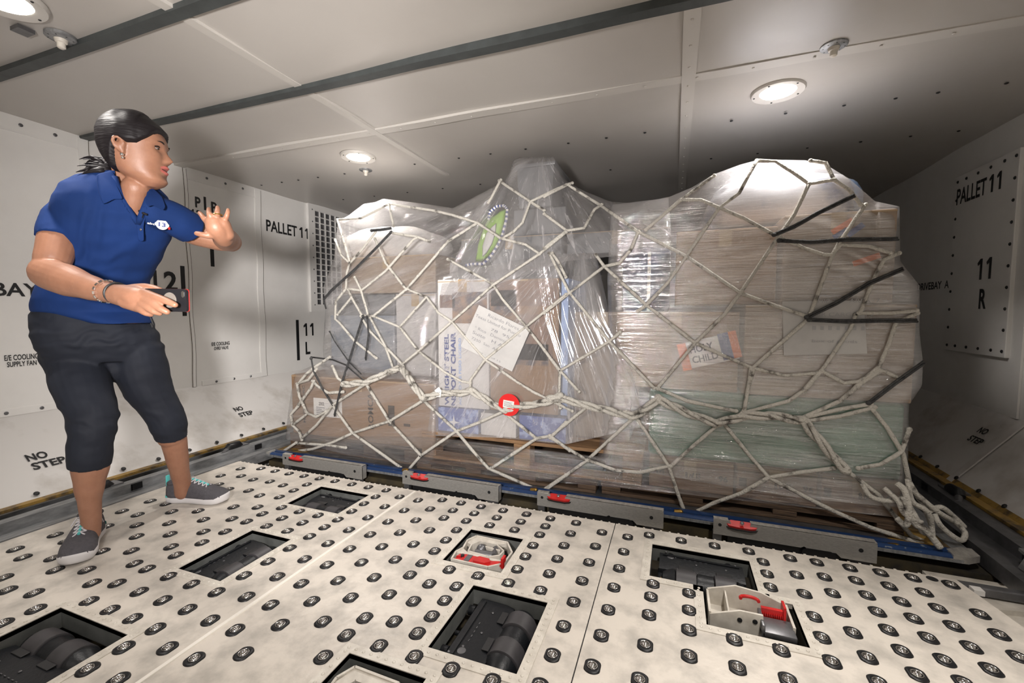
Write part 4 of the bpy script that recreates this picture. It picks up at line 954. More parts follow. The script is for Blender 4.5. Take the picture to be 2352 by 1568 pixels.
film('smoky clear film trailing over the front of the wooden pallets', [(700, 1045), (700, 1025), (705, 1000)], [(2060, 1188), (2062, 1150), (2064, 1110)], [(705, 1000), (985, 1000), (1480, 1060), (1700, 1078), (2064, 1110)], [(700, 1045), (985, 1075), (1250, 1105), (1480, 1125), (2060, 1188)], lambda s, t: 1.898+fold(s*1.5, t, 5, .006, 5), film_mat('dark_clear_film', (4, 4, 80), .01, .20, amax=.07, rough=.07, bump=.9), 120, 16, sides=(False, False), roof=False)

M['faint'] = mat('faded_pen', (.36, .355, .36), .6)
M['pencil'] = mat('grey_pen', (.16, .16, .18), .6)
# white papers and tags on the film
bv = []
for o in FILMS:
    me = o.data; bv.append(BVHTree.FromPolygons([v.co.copy() for v in me.vertices], [tuple(p.vertices) for p in me.polygons]))
def hit(px, py, off=.007, dflt=1.94):
    d = ray(px, py).normalized(); best = None
    for b in bv:
        h = b.ray_cast(CAM, d)
        if h[0] is not None and (best is None or h[3] < best): best = h[3]
    if best is None or (CAM+d*best).y > 2.6: return None
    return CAM+d*(best-off)
def on_film(pts, off=.007, step=14):
    out = []; lasty = None
    dense = []
    for a, b in zip(pts, pts[1:]):
        n = max(1, int(math.hypot(b[0]-a[0], b[1]-a[1])/step))
        for k in range(n): dense.append((lerp(a[0], b[0], k/n), lerp(a[1], b[1], k/n)))
    dense.append(pts[-1])
    H = [hit(x, y, off) for x, y in dense]
    ys = [h.y if h is not None else None for h in H]
    known = [(i, y) for i, y in enumerate(ys) if y is not None]
    for i, (x, y) in enumerate(dense):
        if known: yy = float(np.interp(i, [k for k, _ in known], [v for _, v in known]))
        else: yy = 1.89
        out.append(at(x, y, yy))
    ys = [p.y for p in out]           # ropes are taut: smooth the distance, keep in front
    for it in range(3):
        ys = [min(ys[i], (ys[max(i-1, 0)]+ys[i]+ys[min(i+1, len(ys)-1)])/3) for i in range(len(ys))]
    return [at(x, y, yy) for (x, y), yy in zip(dense, ys)]
def sheet(name, label, quad, off, cat='paper', parent=None):
    c = [hit(*q, off) for q in quad]; yy = min(p.y for p in c)-.001; c = [at(*q, yy) for q in quad]
    t = thing(name, label, cat, c[0])
    mb = MB(); a = [mb.bm.verts.new(p) for p in c]; b = [mb.bm.verts.new(p+V(0, .0012, 0)) for p in c]
    mb.face(a[::-1]); mb.face(b)
    for i in range(4): mb.face([a[i], a[(i+1) % 4], b[(i+1) % 4], b[i]])
    obj('sheet', mb, M['note'], t)
    return t, c
t, c = sheet('handwritten_note', 'tilted white handwritten sheet taped on the film beside the chair carton', [(1100, 700), (1218, 757), (1176, 853), (1058, 795)], .004)
ux = (c[1]-c[0]); uy = (c[0]-c[3])
bm = bmesh.new()
rows = [('Ricardo Flores', .22, .86, .62, .075), ('Texas United for Puerto', .04, .74, .92, .07), ('78  954', .40, .62, .45, .06), ('* Rico   Dominic', .08, .50, .66, .07), ('Suite   H A', .10, .38, .62, .075), ('7250  San  A', .14, .26, .5, .06), ('box - 1 of 15', .30, .07, .5, .04)]
for s, fx, fy, w_, h_ in rows:
    fx += random.uniform(-.02, .02)
    text_bm(bm, s, frame(c[3]+ux*fx+uy*fy+V(0, -.0012, 0), ux+uy*.03, uy), ux.length*w_*.95, uy.length*h_*.9, -.012)
obj('handwriting', bm, M['pencil'], t)
t, c = sheet('shipping_sheet', 'pair of large white sheets on the wide brown carton at the right', [(1797, 692), (1984, 690), (1992, 812), (1800, 816)], .003)
bm = bmesh.new()
for k, s in enumerate(('SHIP TO  AREA  7', 'AIR CARGO  15', '- - - - - - -', 'box of goods')):
    text_bm(bm, s, frame(c[3]+V(.09, -.0014, .20-.05*k), V(1, 0, 0), V(0, 0, 1)), .20-.02*k, .014, .0)
obj('faint_writing', bm, M['faint'], t)
p = hit(1172, 928, .012)
t = thing('round_tag', 'round red plastic tag with a white label on the twisted rope', 'tag', p)
obj('red_disc', MB().lathe([(1e-4, 0), (.050, 0), (.053, .002), (.053, .004), (1e-4, .006)], 40, frame(p+V(0, -.014, 0), V(1, 0, 0), V(0, 0, 1)), cap=False), mat('red_plastic', (.62, .02, .02), .25), t, True)
obj('white_label', MB().box(-.028, .026, -.003, 0, -.016, .018, Matrix.Translation(p+V(0, -.0195, .003)) @ Matrix.Rotation(.1, 4, 'Y')), M['paper'], t)
mb = MB()
for k in range(5): mb.box(-.024, .020-.006*(k % 2), -.0036, -.003, -.010+k*.005, -.0085+k*.005, Matrix.Translation(p+V(0, -.0195, .003)) @ Matrix.Rotation(.1, 4, 'Y'))
obj('label_print', mb, M['ink'], t)
p = hit(1007, 900, .040)
t = thing('small_tag', 'small folded white tag hanging on the twisted rope left of the red tag', 'tag', p)
mb = MB(); mb.prism([(-.018, -.022), (.012, -.026), (.024, .004), (.012, .026), (-.016, .012)], .0015, frame(p+V(0, -.006, 0), V(1, 0, .2), V(0, 0, 1)))
obj('tag_sheet', mb, M['paper'], t)
bm = bmesh.new(); text_bm(bm, '- - -', frame(p+V(-.010, -.0085, -.004), V(1, 0, .2), V(0, 0, 1)), .024, .002, .03); obj('tag_print', bm, M['ink'], t)

# ------------------------------------------------------------------ cargo net
M['rope'] = mat('off_white_net_rope', (0.56, 0.535, 0.48), .8, col2=(.08, .07, .06), nscale=22, nlo=.31, nhi=.46, bump=.8, bscale=160)
M['strap'] = mat('black_net_rope', (.022, .022, .024), .6, col2=(.06, .06, .06), nscale=60, bump=.6, bscale=200)
OFF = {'D': (600, 340, 2.8), 'E': (1250, 340, 2.6133), 'G': (580, 780, 3.2667), 'H': (1250, 780, 2.1343)}
ROPES = """D 490,460 570,740 550,800 545,900 560,910
D 475,590 515,690 570,740
D 735,540 650,650 570,740
D 600,830 640,910 690,1080
D 545,905 645,915 800,790 975,590 1000,575
D 545,905 480,985 475,1100 500,1120 600,1240 740,1350
D 560,910 580,960 650,1080
D 580,960 490,1070
D 730,580 800,740 925,900 1065,960 1140,1060 1225,1115
D 1225,1115 1290,1190 1440,1360 1640,1500 1750,1568 2000,1690
D 935,905 1080,740 1200,600 1390,480
D 930,910 720,1080 650,1075
D 720,1080 890,1150 1060,960
D 890,1150 1010,1305 1225,1115
D 1010,1305 905,1390
D 640,1080 700,1180 840,1320 905,1390
D 700,1090 800,1280 850,1420
D 1225,1115 1300,1050 1490,880 1790,680 1960,540
D 500,460 640,450 820,360 1100,400 1230,430 1390,480 1540,580 1700,620 1790,680
D 820,360 850,500
D 840,545 1000,570 1080,600
D 1530,210 1730,345 1820,400
D 1540,205 1480,320 1460,350
D 2000,225 1960,235 1730,345 1680,480 1620,540 1550,580
D 1200,715 1490,875 1550,970 1700,1145 1800,1270 1920,1435
D 1960,940 1700,1150 1440,1360 1345,1490 1345,1560
D 1870,675 1910,730 1960,830
D 1010,1305 1180,1440 1290,1500 1345,1510
E 0,600 135,495 240,480 300,370 345,340
E 0,395 135,495
E 0,290 140,220 340,345 560,500 855,650 1180,870
E 610,490 820,310 1020,165
E 565,500 520,610 450,690 360,710
E 310,640 360,710 610,940 905,1170 1250,1320 1450,1365 1640,1350
E 30,630 150,865 390,1160 660,1440
E 360,710 150,870 0,990
E 95,1335 240,1250 390,1160 455,1105
E 0,1210 95,1335 210,1463
E 95,1335 90,1463 95,1560
E 1275,75 1170,270 1050,360 940,520 860,640 740,810 615,940 560,980
E 820,310 940,310 1045,355 1200,420 1380,520
E 1275,75 1390,80 1500,150 1590,215 1740,190
E 1600,75 1690,90 1740,190 1830,250 1900,340
E 1590,215 1500,400 1400,540 1180,865 1080,1000 905,1170 680,1440
E 1420,540 1560,600 1680,640 1730,640 1780,580 1950,590 2080,630
E 1930,340 1870,420 1770,570 1730,640 1600,990
E 2130,630 2040,670 1990,760 1940,880 1900,980 1870,1000
E 1180,870 1400,950 1580,1010
E 1580,1030 1260,1310 1220,1463
E 1870,1000 1840,1080 1690,1300 1650,1350 1560,1463
E 1890,990 2080,990 2235,975
E 2240,990 2110,1050 2070,1170 2010,1310 1890,1410 1840,1463
E 1670,1340 1800,1410 1890,1400 2010,1325 2130,1380
G 370,740 480,640 570,530 600,490 850,330
G 600,490 750,700 1150,985
G 1160,985 1260,870
G 370,750 350,690 300,640 285,560 340,500
G 380,490 410,555 300,640
G 380,490 350,420 335,340 400,260 460,210 580,130
G 335,330 420,300 480,220
G 460,310 440,360 380,440 345,490
G 410,550 480,580 560,530
G 850,330 1030,615 1260,865
G 750,700 1030,610 1280,455
G 1280,455 1530,685 1650,830 1770,965 2160,1135
G 1260,870 1530,685 1700,620 1880,540
G 1790,965 2130,740 2250,720 2352,620
G 1880,540 2130,740
G 2230,720 2380,830
G 330,770 240,830 215,900 100,940
G 215,890 210,930
G 210,850 450,820 600,770 750,700
G 340,775 560,790 700,810
G 600,200 640,290 700,330
G 450,310 490,350 570,400 680,390
G 2170,1135 2352,1015
H 30,480 210,590 0,740
H 30,475 220,320
H 210,590 440,380
H 215,590 350,640 470,650 610,620
H 450,380 530,500 610,620 650,740 690,850
H 620,620 730,520 860,410
H 880,410 1000,560 1100,675 1300,780 1420,840 1600,920 1850,1000
H 720,855 830,800 970,750 1100,675 1250,650 1420,630
H 560,240 700,300 940,350
H 1015,140 980,350
H 970,360 1200,300 1270,250 1340,170
H 1650,150 1560,210 1450,300 1260,385
H 1260,385 1450,340 1600,315
H 1270,400 1450,375 1620,330
H 1600,330 1680,430 1760,560 1790,700
H 1540,630 1650,610 1750,550 1790,440
H 1480,640 1640,760 1700,840 1800,960 1930,1020"""
net = thing('cargo_net', 'off-white diamond rope net stretched over the whole load', 'cargo net', (-.6, 1.9, .0))
def cv(tag_, pts): ox, oy, k = OFF[tag_]; return [(ox+float(a)/k, oy+float(b)/k) for a, b in (p.split(',') for p in pts)]
for ln in ROPES.splitlines():
    a = ln.split(); q = cv(a[0], a[1:])
    P_ = on_film(q, .010); thick = .0076 if a[0] in 'GH' else .0066
    mb = MB(); mb.tube(P_, [thick*(1+.18*vnoise(i*.6, P_[0].x*5)) for i in range(len(P_))], 8)
    for p in (P_[0], P_[-1]): mb.ball(p, thick*1.2, 10, (1.1, .9, 1))
    obj('rope', mb, M['rope'], net, 'all')
TW = """G 680,335 850,320 1000,250 1120,205
G 1120,210 1200,330 1280,440
G 1280,440 1400,400 1560,400 1640,380
G 1640,380 1740,440 1800,480 1900,530
G 1900,520 2000,500 2200,470 2310,420
H 20,290 70,285 220,325 430,375 500,340 560,285
H 560,290 700,360 850,410 970,375 1100,370 1270,395
H 1270,395 1330,470 1430,590 1480,640"""
for ln in TW.splitlines():
    a = ln.split(); P_ = on_film(cv(a[0], a[1:]), .022, 5)
    mb = MB()
    for s in range(3):
        Q = []; L_ = 0
        for i, p in enumerate(P_):
            if i: L_ += (p-P_[i-1]).length
            tt = (P_[min(i+1, len(P_)-1)]-P_[max(0, i-1)]).normalized(); n1 = tt.cross(V(0, 1, 0)).normalized(); n2 = tt.cross(n1)
            ph = L_/.045+s*2*PI/3; rr = .0105*(1+.25*vnoise(L_*9, s))
            Q.append(p+n1*math.cos(ph)*rr+n2*math.sin(ph)*rr)
        mb.tube(Q, .0088, 8)
    mb.ball(P_[0], .016, 12); mb.ball(P_[-1], .017, 12)
    obj('twisted_rope', mb, M['rope'], net, 'all')
# loose rope ends at the right front corner and net feet
TANGLE = [[(2085, 1100, 1.87), (2095, 1150, 1.86), (2130, 1175, 1.87), (2140, 1215, 1.9), (2120, 1222, 1.86), (2105, 1190, 1.84), (2088, 1160, 1.85)],
          [(2095, 1125, 1.88), (2150, 1172, 1.9), (2195, 1200, 1.95), (2216, 1222, 1.92), (2210, 1240, 1.9), (2190, 1232, 1.88), (2160, 1206, 1.88), (2146, 1180, 1.9)],
          [(2075, 1140, 1.85), (2100, 1200, 1.84), (2125, 1215, 1.84), (2160, 1258, 1.83)],
          [(2060, 1110, 1.87), (2080, 1130, 1.85), (2088, 1180, 1.84), (2080, 1205, 1.84), (2060, 1190, 1.86)],
          [(2128, 1178, 1.9), (2160, 1164, 1.92), (2190, 1185, 1.95), (2215, 1210, 1.96)],
          [(2030, 1120, 1.87), (2062, 1150, 1.85), (2078, 1180, 1.84), (2118, 1200, 1.84)],
          [(1980, 1110, 1.88), (2000, 1140, 1.87), (2040, 1150, 1.87), (2075, 1145, 1.86)],
          [(2090, 1110, 1.88), (2120, 1160, 1.9), (2138, 1200, 1.9), (2142, 1232, 1.88)]]
for k, pl in enumerate(TANGLE):
    pts = [at(*p) for p in pl]; Q = []
    for i in range((len(pts)-1)*8+1):
        u = i/8; j = min(int(u), len(pts)-2); f_ = u-j; p0, p1, p2, p3 = pts[max(j-1, 0)], pts[j], pts[j+1], pts[min(j+2, len(pts)-1)]
        Q.append(.5*((2*p1)+(p2-p0)*f_+(2*p0-5*p1+4*p2-p3)*f_*f_+(3*p1-p0-3*p2+p3)*f_**3))
    Q = [V(q.x, q.y, max(q.z, .004)) for q in Q]
    mb = MB(); mb.tube(Q, .0105 if k in (2, 3) else .0085, 8); obj('rope_end', mb, M['rope'], net, 'all')
for (x, y) in ((931, 1079), (1226, 1124), (1558, 1174), (2052, 1252), (608, 1045)):
    p = at(x, y, 1.842)
    mb = MB(); mb.tube([p+V(-.014, 0, -.004), p+V(.010, 0, 0)], .010, 12); mb.tube([p+V(-.01, .0, .0), p+V(-.01, 0, -.022)], .007, 10); mb.ball(p+V(.010, 0, 0), .009, 10)
    obj('net_stud', mb, M['brass'], net, True)
# black tie ropes
STR = [('D', '710,530 770,525 835,515', 'short black rope knotted across the top of the left stack'), ('D', '835,540 740,640 600,780 450,915 400,975 415,1030', 'long black rope running down the left corner of the load'), ('D', '655,1080 620,1190 560,1380 520,1500 470,1720', 'black rope hanging from the knot on the left stack down to the brown box'), ('D', '680,1085 690,1200 670,1360', 'short black rope loop beside the knot on the left stack'),
       ('D', '440,1180 470,1240 560,1370 640,1450 ', 'thin black rope crossing the slate crate'), ('G', '440,130 600,150 700,190 860,330', 'black rope lying over the top edge of the long brown box'), ('G', '440,140 455,230 520,360 600,490', 'black rope bending down over the left end of the long brown box'),
       ('E', '1380,520 1500,470 1640,390 1860,285', 'black rope slanting up to the top right sack'), ('E', '1410,555 1600,565 1800,550 2120,545', 'black rope running level to the upper right corner of the load'), ('E', '1575,1015 1750,930 1950,810 2150,725', 'black rope slanting up to the right from the knot beside the white sheets'), ('E', '1590,1030 1800,1040 2000,1035 2235,1035', 'black rope running level over the white sheets'), ('H', '1590,310 1720,210 1860,110', 'black rope slanting up at the lower right corner of the load')]
for tg, s, lb in STR:
    P_ = on_film(cv(tg, s.split()), .017); mb = MB(); k = .6 if 'thin' in lb or 'edge of' in lb else 1
    for o_ in (V(0, 0, .0036), V(.003, -.001, -.0036)): mb.tube([p+o_*k for p in P_], .0042*k, 8)
    mb.ball(P_[0], .009*k, 10)
    tag(obj('tie_rope', mb, M['strap'], None, 'all'), lb, 'rope', 'black tie ropes on the load')

# ------------------------------------------------------------------ the person
M['skin'] = mat('skin', (.30, .145, .088), .48, col2=(.26, .122, .073), nscale=30, sub=.08, bump=.05, bscale=300)
M['lips'] = mat('lips', (.42, .11, .09), .4)
M['mouth'] = mat('mouth_inside', (.06, .01, .01), .6)
M['hair'] = mat('black_hair', (.010, .008, .009), .50, bump=.25, bscale=26, bstretch=(1, 1, 9), spec=.22)
M['shirt'] = mat('blue_polo_cloth', (.005, .026, .120), .85, col2=(.004, .021, .095), nscale=6, bump=.35, bscale=9, spec=.25)
M['pants'] = mat('dark_grey_trouser_cloth', (.013, .016, .025), .75, col2=(.010, .012, .019), nscale=5, bump=.35, bscale=8, spec=.3)
M['shoe'] = mat('dark_grey_shoe_knit', (.085, .080, .090), .85, col2=(.065, .062, .07), nscale=90, bump=.4, bscale=260)
M['sole'] = mat('white_shoe_sole', (.62, .60, .60), .6)
M['mint'] = mat('mint_lace', (.10, .50, .48), .6)
M['lace'] = mat('pale_lace', (.55, .53, .55), .7)
M['eyewhite'] = mat('eye_white', (.25, .21, .19), .3)
M['phonecase'] = mat('black_phone_case', (.010, .010, .012), .3)
M['greydisc'] = mat('grey_disc', (.16, .14, .12), .5)

def E2(x1, y1, x2, y2, d):
    a, b = ray(x1, y1).normalized(), ray(x2, y2).normalized(); c = (a+b).normalized()
    D = d/c.dot(FW); h = a.angle(b)/2
    return CAM+c*D, D*math.sin(h)
def remesh(name, mb, vox, m, parent, smooth=3, post=None, mi=None):
    bm = mb.bm; bmesh.ops.recalc_face_normals(bm, faces=bm.faces)
    me = bpy.data.meshes.new('tmp'); bm.to_mesh(me); bm.free()
    o = bpy.data.objects.new('tmp', me); COL.objects.link(o)
    q = o.modifiers.new('r', 'REMESH'); q.mode = 'VOXEL'; q.voxel_size = vox; q.adaptivity = 0
    s = o.modifiers.new('s', 'SMOOTH'); s.factor = .5; s.iterations = smooth
    dg = bpy.context.evaluated_depsgraph_get(); me2 = bpy.data.meshes.new_from_object(o.evaluated_get(dg))
    bpy.data.objects.remove(o); bpy.data.meshes.remove(me)
    me2.name = name; me2.materials.clear()
    for x in (m if isinstance(m, (list, tuple)) else [m]): me2.materials.append(x)
    bm = bmesh.new(); bm.from_mesh(me2)
    if post: post(bm)
    for f in bm.faces: f.smooth = True
    bm.to_mesh(me2); bm.free()
    o = bpy.data.objects.new(name, me2); COL.objects.link(o)
    if parent is not None: o.parent = parent; o.matrix_parent_inverse = pinv(parent)
    return o
def chain(mb, pr, n=20, caps=(True, True), scl=1.0):
    # a tapering limb through (point, radius) pairs, subdivided smoothly, with round ends
    P_ = [p for p, _ in pr]; R_ = [r*scl for _, r in pr]; Q = []; S = []
    for i in range((len(P_)-1)*5+1):
        u = i/5; j = min(int(u), len(P_)-2); t = u-j
        p0, p1, p2, p3 = P_[max(j-1, 0)], P_[j], P_[j+1], P_[min(j+2, len(P_)-1)]
        Q.append(.5*((2*p1)+(p2-p0)*t+(2*p0-5*p1+4*p2-p3)*t*t+(3*p1-p0-3*p2+p3)*t**3)); S.append(lerp(R_[j], R_[j+1], t*t*(3-2*t)))
    mb.tube(Q, S, n)
    if caps[0]: mb.ball(Q[0], S[0]*.995, n)
    if caps[1]: mb.ball(Q[-1], S[-1]*.995, n)
def trunk(mb, rows, scl=0.0, n=36, p=2.3):
    rings = []
    for (x1, x2, y, d, b) in rows:
        c, a = E2(x1, y, x2, y, d); r = (c-CAM); r.z = 0; r.normalize(); e1 = V(r.y, -r.x, 0)
        a = max(a+scl, .01); bb = max(b+scl, .01)
        ring = []
        for k in range(n):
            t = 2*PI*k/n; ct, st = math.cos(t), math.sin(t)
            ring.append(c+e1*a*math.copysign(abs(ct)**(2/p), ct)+r*bb*math.copysign(abs(st)**(2/p), st))
        rings.append(ring)
    R2 = []
    for i in range((len(rings)-1)*4+1):
        u = i/4; j = min(int(u), len(rings)-2); t = u-j
        R2.append([rings[j][k].lerp(rings[j+1][k], t) for k in range(n)])
    mb.rings(R2)

TORSO = [(200, 345, 742, 1.56, .10), (72, 346, 715, 1.56, .135), (70, 345, 690, 1.55, .138), (82, 343, 655, 1.54, .13), (105, 350, 620, 1.52, .12), (120, 374, 580, 1.50, .118), (122, 392, 540, 1.48, .120), (118, 400, 500, 1.46, .118), (122, 398, 468, 1.45, .105), (140, 385, 440, 1.44, .085), (178, 358, 418, 1.43, .065), (222, 330, 402, 1.42, .05)]
NEAR_ARM = [E2(138, 510, 210, 452, 1.42), E2(92, 510, 195, 500, 1.39), E2(80, 545, 186, 552, 1.37), E2(72, 590, 172, 590, 1.35), E2(76, 632, 146, 606, 1.338)]
NEAR_FORE = [E2(75, 600, 158, 612, 1.345), E2(84, 655, 140, 600, 1.33), E2(135, 676, 172, 610, 1.30), E2(190, 686, 215, 632, 1.27), E2(246, 694, 262, 652, 1.23), E2(285, 706, 302, 658, 1.20)]
FAR_ARM = [E2(350, 455, 368, 520, 1.47), E2(415, 482, 390, 532, 1.52), E2(462, 508, 425, 556, 1.58), E2(505, 520, 490, 574, 1.62), E2(540, 535, 520, 576, 1.63)]
FAR_FORE = [E2(535, 530, 515, 574, 1.62), E2(538, 530, 500, 568, 1.52), E2(532, 530, 498, 560, 1.44), E2(528, 535, 500, 556, 1.38)]
NEAR_LEG = [E2(70, 755, 285, 755, 1.56), E2(84, 810, 262, 810, 1.54), E2(104, 860, 256, 860, 1.51), E2(122, 910, 262, 910, 1.48), E2(143, 950, 272, 950, 1.465), E2(152, 985, 272, 985, 1.46), E2(153, 1020, 262, 1020, 1.46), E2(154, 1068, 256, 1068, 1.47)]
FAR_LEG = [E2(235, 745, 350, 745, 1.60), E2(245, 800, 378, 800, 1.62), E2(258, 850, 390, 850, 1.64), E2(280, 890, 400, 890, 1.66), E2(310, 930, 414, 930, 1.68), E2(338, 965, 428, 965, 1.70), E2(352, 1008, 434, 992, 1.73)]
NEAR_SHIN = [E2(158, 1030, 255, 1030, 1.465), E2(160, 1070, 254, 1070, 1.47), E2(168, 1115, 242, 1115, 1.475), E2(178, 1155, 234, 1155, 1.48), E2(184, 1190, 234, 1190, 1.485), E2(186, 1225, 232, 1225, 1.485)]
FAR_SHIN = [E2(358, 985, 422, 980, 1.72), E2(366, 1012, 430, 1002, 1.74), E2(378, 1050, 434, 1045, 1.77), E2(391, 1085, 436, 1085, 1.80), E2(398, 1110, 440, 1110, 1.82), E2(400, 1130, 440, 1130, 1.83)]

# head frame: X = face direction, Z = crown
ho = dep(318, 430, 1.41); rr = (ho-CAM); rr.z = 0; rr.normalize(); e1 = V(rr.y, -rr.x, 0)
HX = (e1*math.cos(.36)-rr*math.sin(.36)); HX = (HX+V(0, 0, .02)).normalized(); HY = V(0, 0, 1).cross(HX).normalized(); HZ = HX.cross(HY).normalized()
HM = Matrix.Translation(ho) @ Matrix((HX, HY, HZ)).transposed().to_4x4()
zs = [0, .01, .02, .035, .05, .07, .09, .11, .13, .15, .17, .19, .21, .22, .225]
XFt = [.050, .068, .076, .075, .074, .076, .078, .079, .083, .083, .076, .060, .037, .02, .0]
XBt = [.020, .005, -.010, -.034, -.052, -.064, -.072, -.077, -.080, -.079, -.072, -.058, -.036, -.020, .0]
WDt = [.022, .037, .047, .056, .0605, .0645, .067, .0695, .072, .072, .068, .055, .035, .02, .001]
G_ = lambda v, c, s: math.exp(-((v-c)/s)**2)
def head_pt(z, ph, off=0.0):
    xf, xb, wd = interp(z, zs, XFt), interp(z, zs, XBt), interp(z, zs, WDt)
    cx_, ax = (xf+xb)/2, (xf-xb)/2; c, s = math.cos(ph), math.sin(ph); e = 2/2.25
    x = cx_+(ax+off)*math.copysign(abs(c)**e, c); y = (wd+off)*math.copysign(abs(s)**e, s)
    if c > 0 and off == 0:
        k = 1
        nose = 0
        if .074 < z < .126: nose = .0225*interp(z, [.074, .080, .087, .094, .108, .118, .126], [0, .6, 1, .88, .38, .12, 0])
        x += nose*G_(y, 0, .0105)
        x += .007*(G_(y, .0125, .006)+G_(y, -.0125, .006))*G_(z, .083, .006)
        x += .0125*G_(y, 0, .019)*G_(z, .0655, .0055) + .0115*G_(y, 0, .017)*G_(z, .0490, .0058) - .010*G_(y, 0, .014)*G_(z, .0570, .0030)
        x += .004*G_(y, 0, .016)*G_(z, .018, .010) - .004*G_(y, 0, .02)*G_(z, .036, .006)
        x -= .008*(G_(y, .030, .014)+G_(y, -.030, .014))*G_(z, .118, .010)
        x += .004*(G_(y, .028, .02)+G_(y, -.028, .02))*G_(z, .134, .007)
        x += .005*(G_(y, .038, .018)+G_(y, -.038, .018))*G_(z, .092, .020)
    return HM @ V(x, y, z)
def headgrid(mb, fn, nz=84, nphi=88, z0=0.0, z1=.2249):
    mb.rings([[fn(z0+(z1-z0)*(1-math.cos(PI*i/nz))/2, 2*PI*k/nphi) for k in range(nphi)] for i in range(nz+1)])

def fingers(mb, base_r, lst):
    for pts, r0, r1 in lst:
        pr = [(dep(*p), lerp(r0, r1, i/(len(pts)-1))) for i, p in enumerate(pts)]; chain(mb, pr, 14)
body = MB()
trunk(body, TORSO, -.012)
for c_ in (NEAR_ARM, FAR_ARM): chain(body, c_, scl=.97)
for c_ in (NEAR_FORE, FAR_FORE): chain(body, c_)
trunk(body, [(120, 330, 800, 1.58, .08), (92, 340, 780, 1.58, .11), (76, 345, 740, 1.57, .125), (88, 340, 700, 1.56, .12)], -.012)
for c_ in (NEAR_LEG, FAR_LEG): chain(body, c_, scl=.88)
for c_ in (NEAR_SHIN, FAR_SHIN): chain(body, c_)
# neck
chain(body, [(dep(262, 470, 1.46), .060), (dep(272, 440, 1.445), .058), (dep(282, 412, 1.435), .054), (dep(290, 385, 1.425), .055), (dep(296, 360, 1.42), .056)])
chain(body, [(dep(305, 492, 1.435), .030), (dep(308, 458, 1.42), .036), (dep(312, 432, 1.41), .038)])
headgrid(body, lambda z, p: head_pt(z, p))
# near ear
for yy in (-1, 1):
    ear = [(-.006, .087), (-.004, .100), (.000, .112), (-.004, .123), (-.012, .129), (-.021, .127), (-.025, .115), (-.022, .102), (-.014, .092), (-.006, .087)]
    body.tube([HM @ V(x, yy*(.0705+.006*(z-.085)/.04+(.005 if x < -.015 else 0)), z) for x, z in ear], .0048, 8)
    body.ball(HM @ V(-.010, yy*.0695, .104), .012, 12, (1, 1, 1.4)); body.ball(HM @ V(-.006, yy*.0715, .088), .0065, 10)
# near hand holding the phone: palm, four fingers over the phone's back, thumb over its top edge
chain(body, [(dep(262, 673, 1.225), .025), (dep(290, 678, 1.20), .029), (dep(318, 684, 1.185), .031), (dep(335, 688, 1.18), .026)], 20)
chain(body, [(dep(292, 690, 1.19), .023), (dep(322, 700, 1.178), .022)], 16)
HANDN = [([(330, 672, 1.175), (357, 682, 1.150), (380, 690, 1.138), (402, 700, 1.132)], .0125, .0078),
         ([(330, 686, 1.170), (352, 697, 1.145), (368, 708, 1.136), (384, 716, 1.138)], .0125, .0080),
         ([(322, 697, 1.170), (340, 706, 1.148), (353, 714, 1.140), (367, 719, 1.146)], .0115, .0076),
         ([(312, 704, 1.172), (326, 713, 1.155), (336, 719, 1.150), (347, 722, 1.156)], .0105, .0070),
         ([(300, 664, 1.20), (325, 660, 1.195), (347, 661, 1.185), (368, 667, 1.178)], .0135, .0088)]
fingers(body, 0, HANDN)
# far hand: open, raised in front of the elbow, fingers up
chain(body, [(dep(515, 548, 1.385), .026), (dep(508, 538, 1.36), .027), (dep(498, 524, 1.34), .029), (dep(493, 512, 1.335), .026)], 20)
chain(body, [(dep(522, 538, 1.365), .020), (dep(512, 515, 1.345), .021)], 16)
HANDF = [([(479, 513, 1.335), (470, 503, 1.325), (464, 495, 1.33), (459, 489, 1.34)], .0092, .0066),
         ([(487, 506, 1.33), (482, 494, 1.315), (480, 486, 1.325), (480, 480, 1.34)], .0094, .0066),
         ([(500, 503, 1.335), (499, 491, 1.32), (500, 482, 1.325), (500, 476, 1.335)], .0090, .0064),
         ([(516, 508, 1.345), (520, 498, 1.335), (523, 489, 1.335), (524, 482, 1.34)], .0084, .0060),
         ([(503, 540, 1.36), (483, 541, 1.335), (466, 539, 1.325), (452, 536, 1.325)], .0115, .0075)]
fingers(body, 0, HANDF)
HMI = HM.inverted()
def paint(bm):
    for f in bm.faces:
        q = HMI @ f.calc_center_median()
        if q.x > .045 and -.026 < q.y < .026 and .040 < q.z < .074:
            k = 1-(q.y/.026)**2
            if .043+.008*(1-k) < q.z < .0555 or .0585 < q.z < .0715-.008*(1-k): f.material_index = 1
            elif .0555 <= q.z <= .0585 and abs(q.y) < .018: f.material_index = 2
person = thing('person', 'person in blue polo shirt and dark capri trousers, one hand raised, holding a phone', 'person', (-1.87, 1.02, 0))
pb = remesh('body', body, .0032, [M['skin'], M['lips'], M['mouth']], person, 2, paint)
bodybv = BVHTree.FromPolygons([v.co.copy() for v in pb.data.vertices], [tuple(p.vertices) for p in pb.data.polygons])

def inpoly(x, y, poly):
    r = False; n = len(poly)
    for i in range(n):
        (x1, y1), (x2, y2) = poly[i], poly[(i+1) % n]
        if (y1 > y) != (y2 > y) and x < (x2-x1)*(y-y1)/(y2-y1)+x1: r = not r
    return r
def px_of(p):
    d = p-CAM; z = d.dot(FW); return CX+F*d.dot(RT)/z, CY-F*d.dot(UP)/z
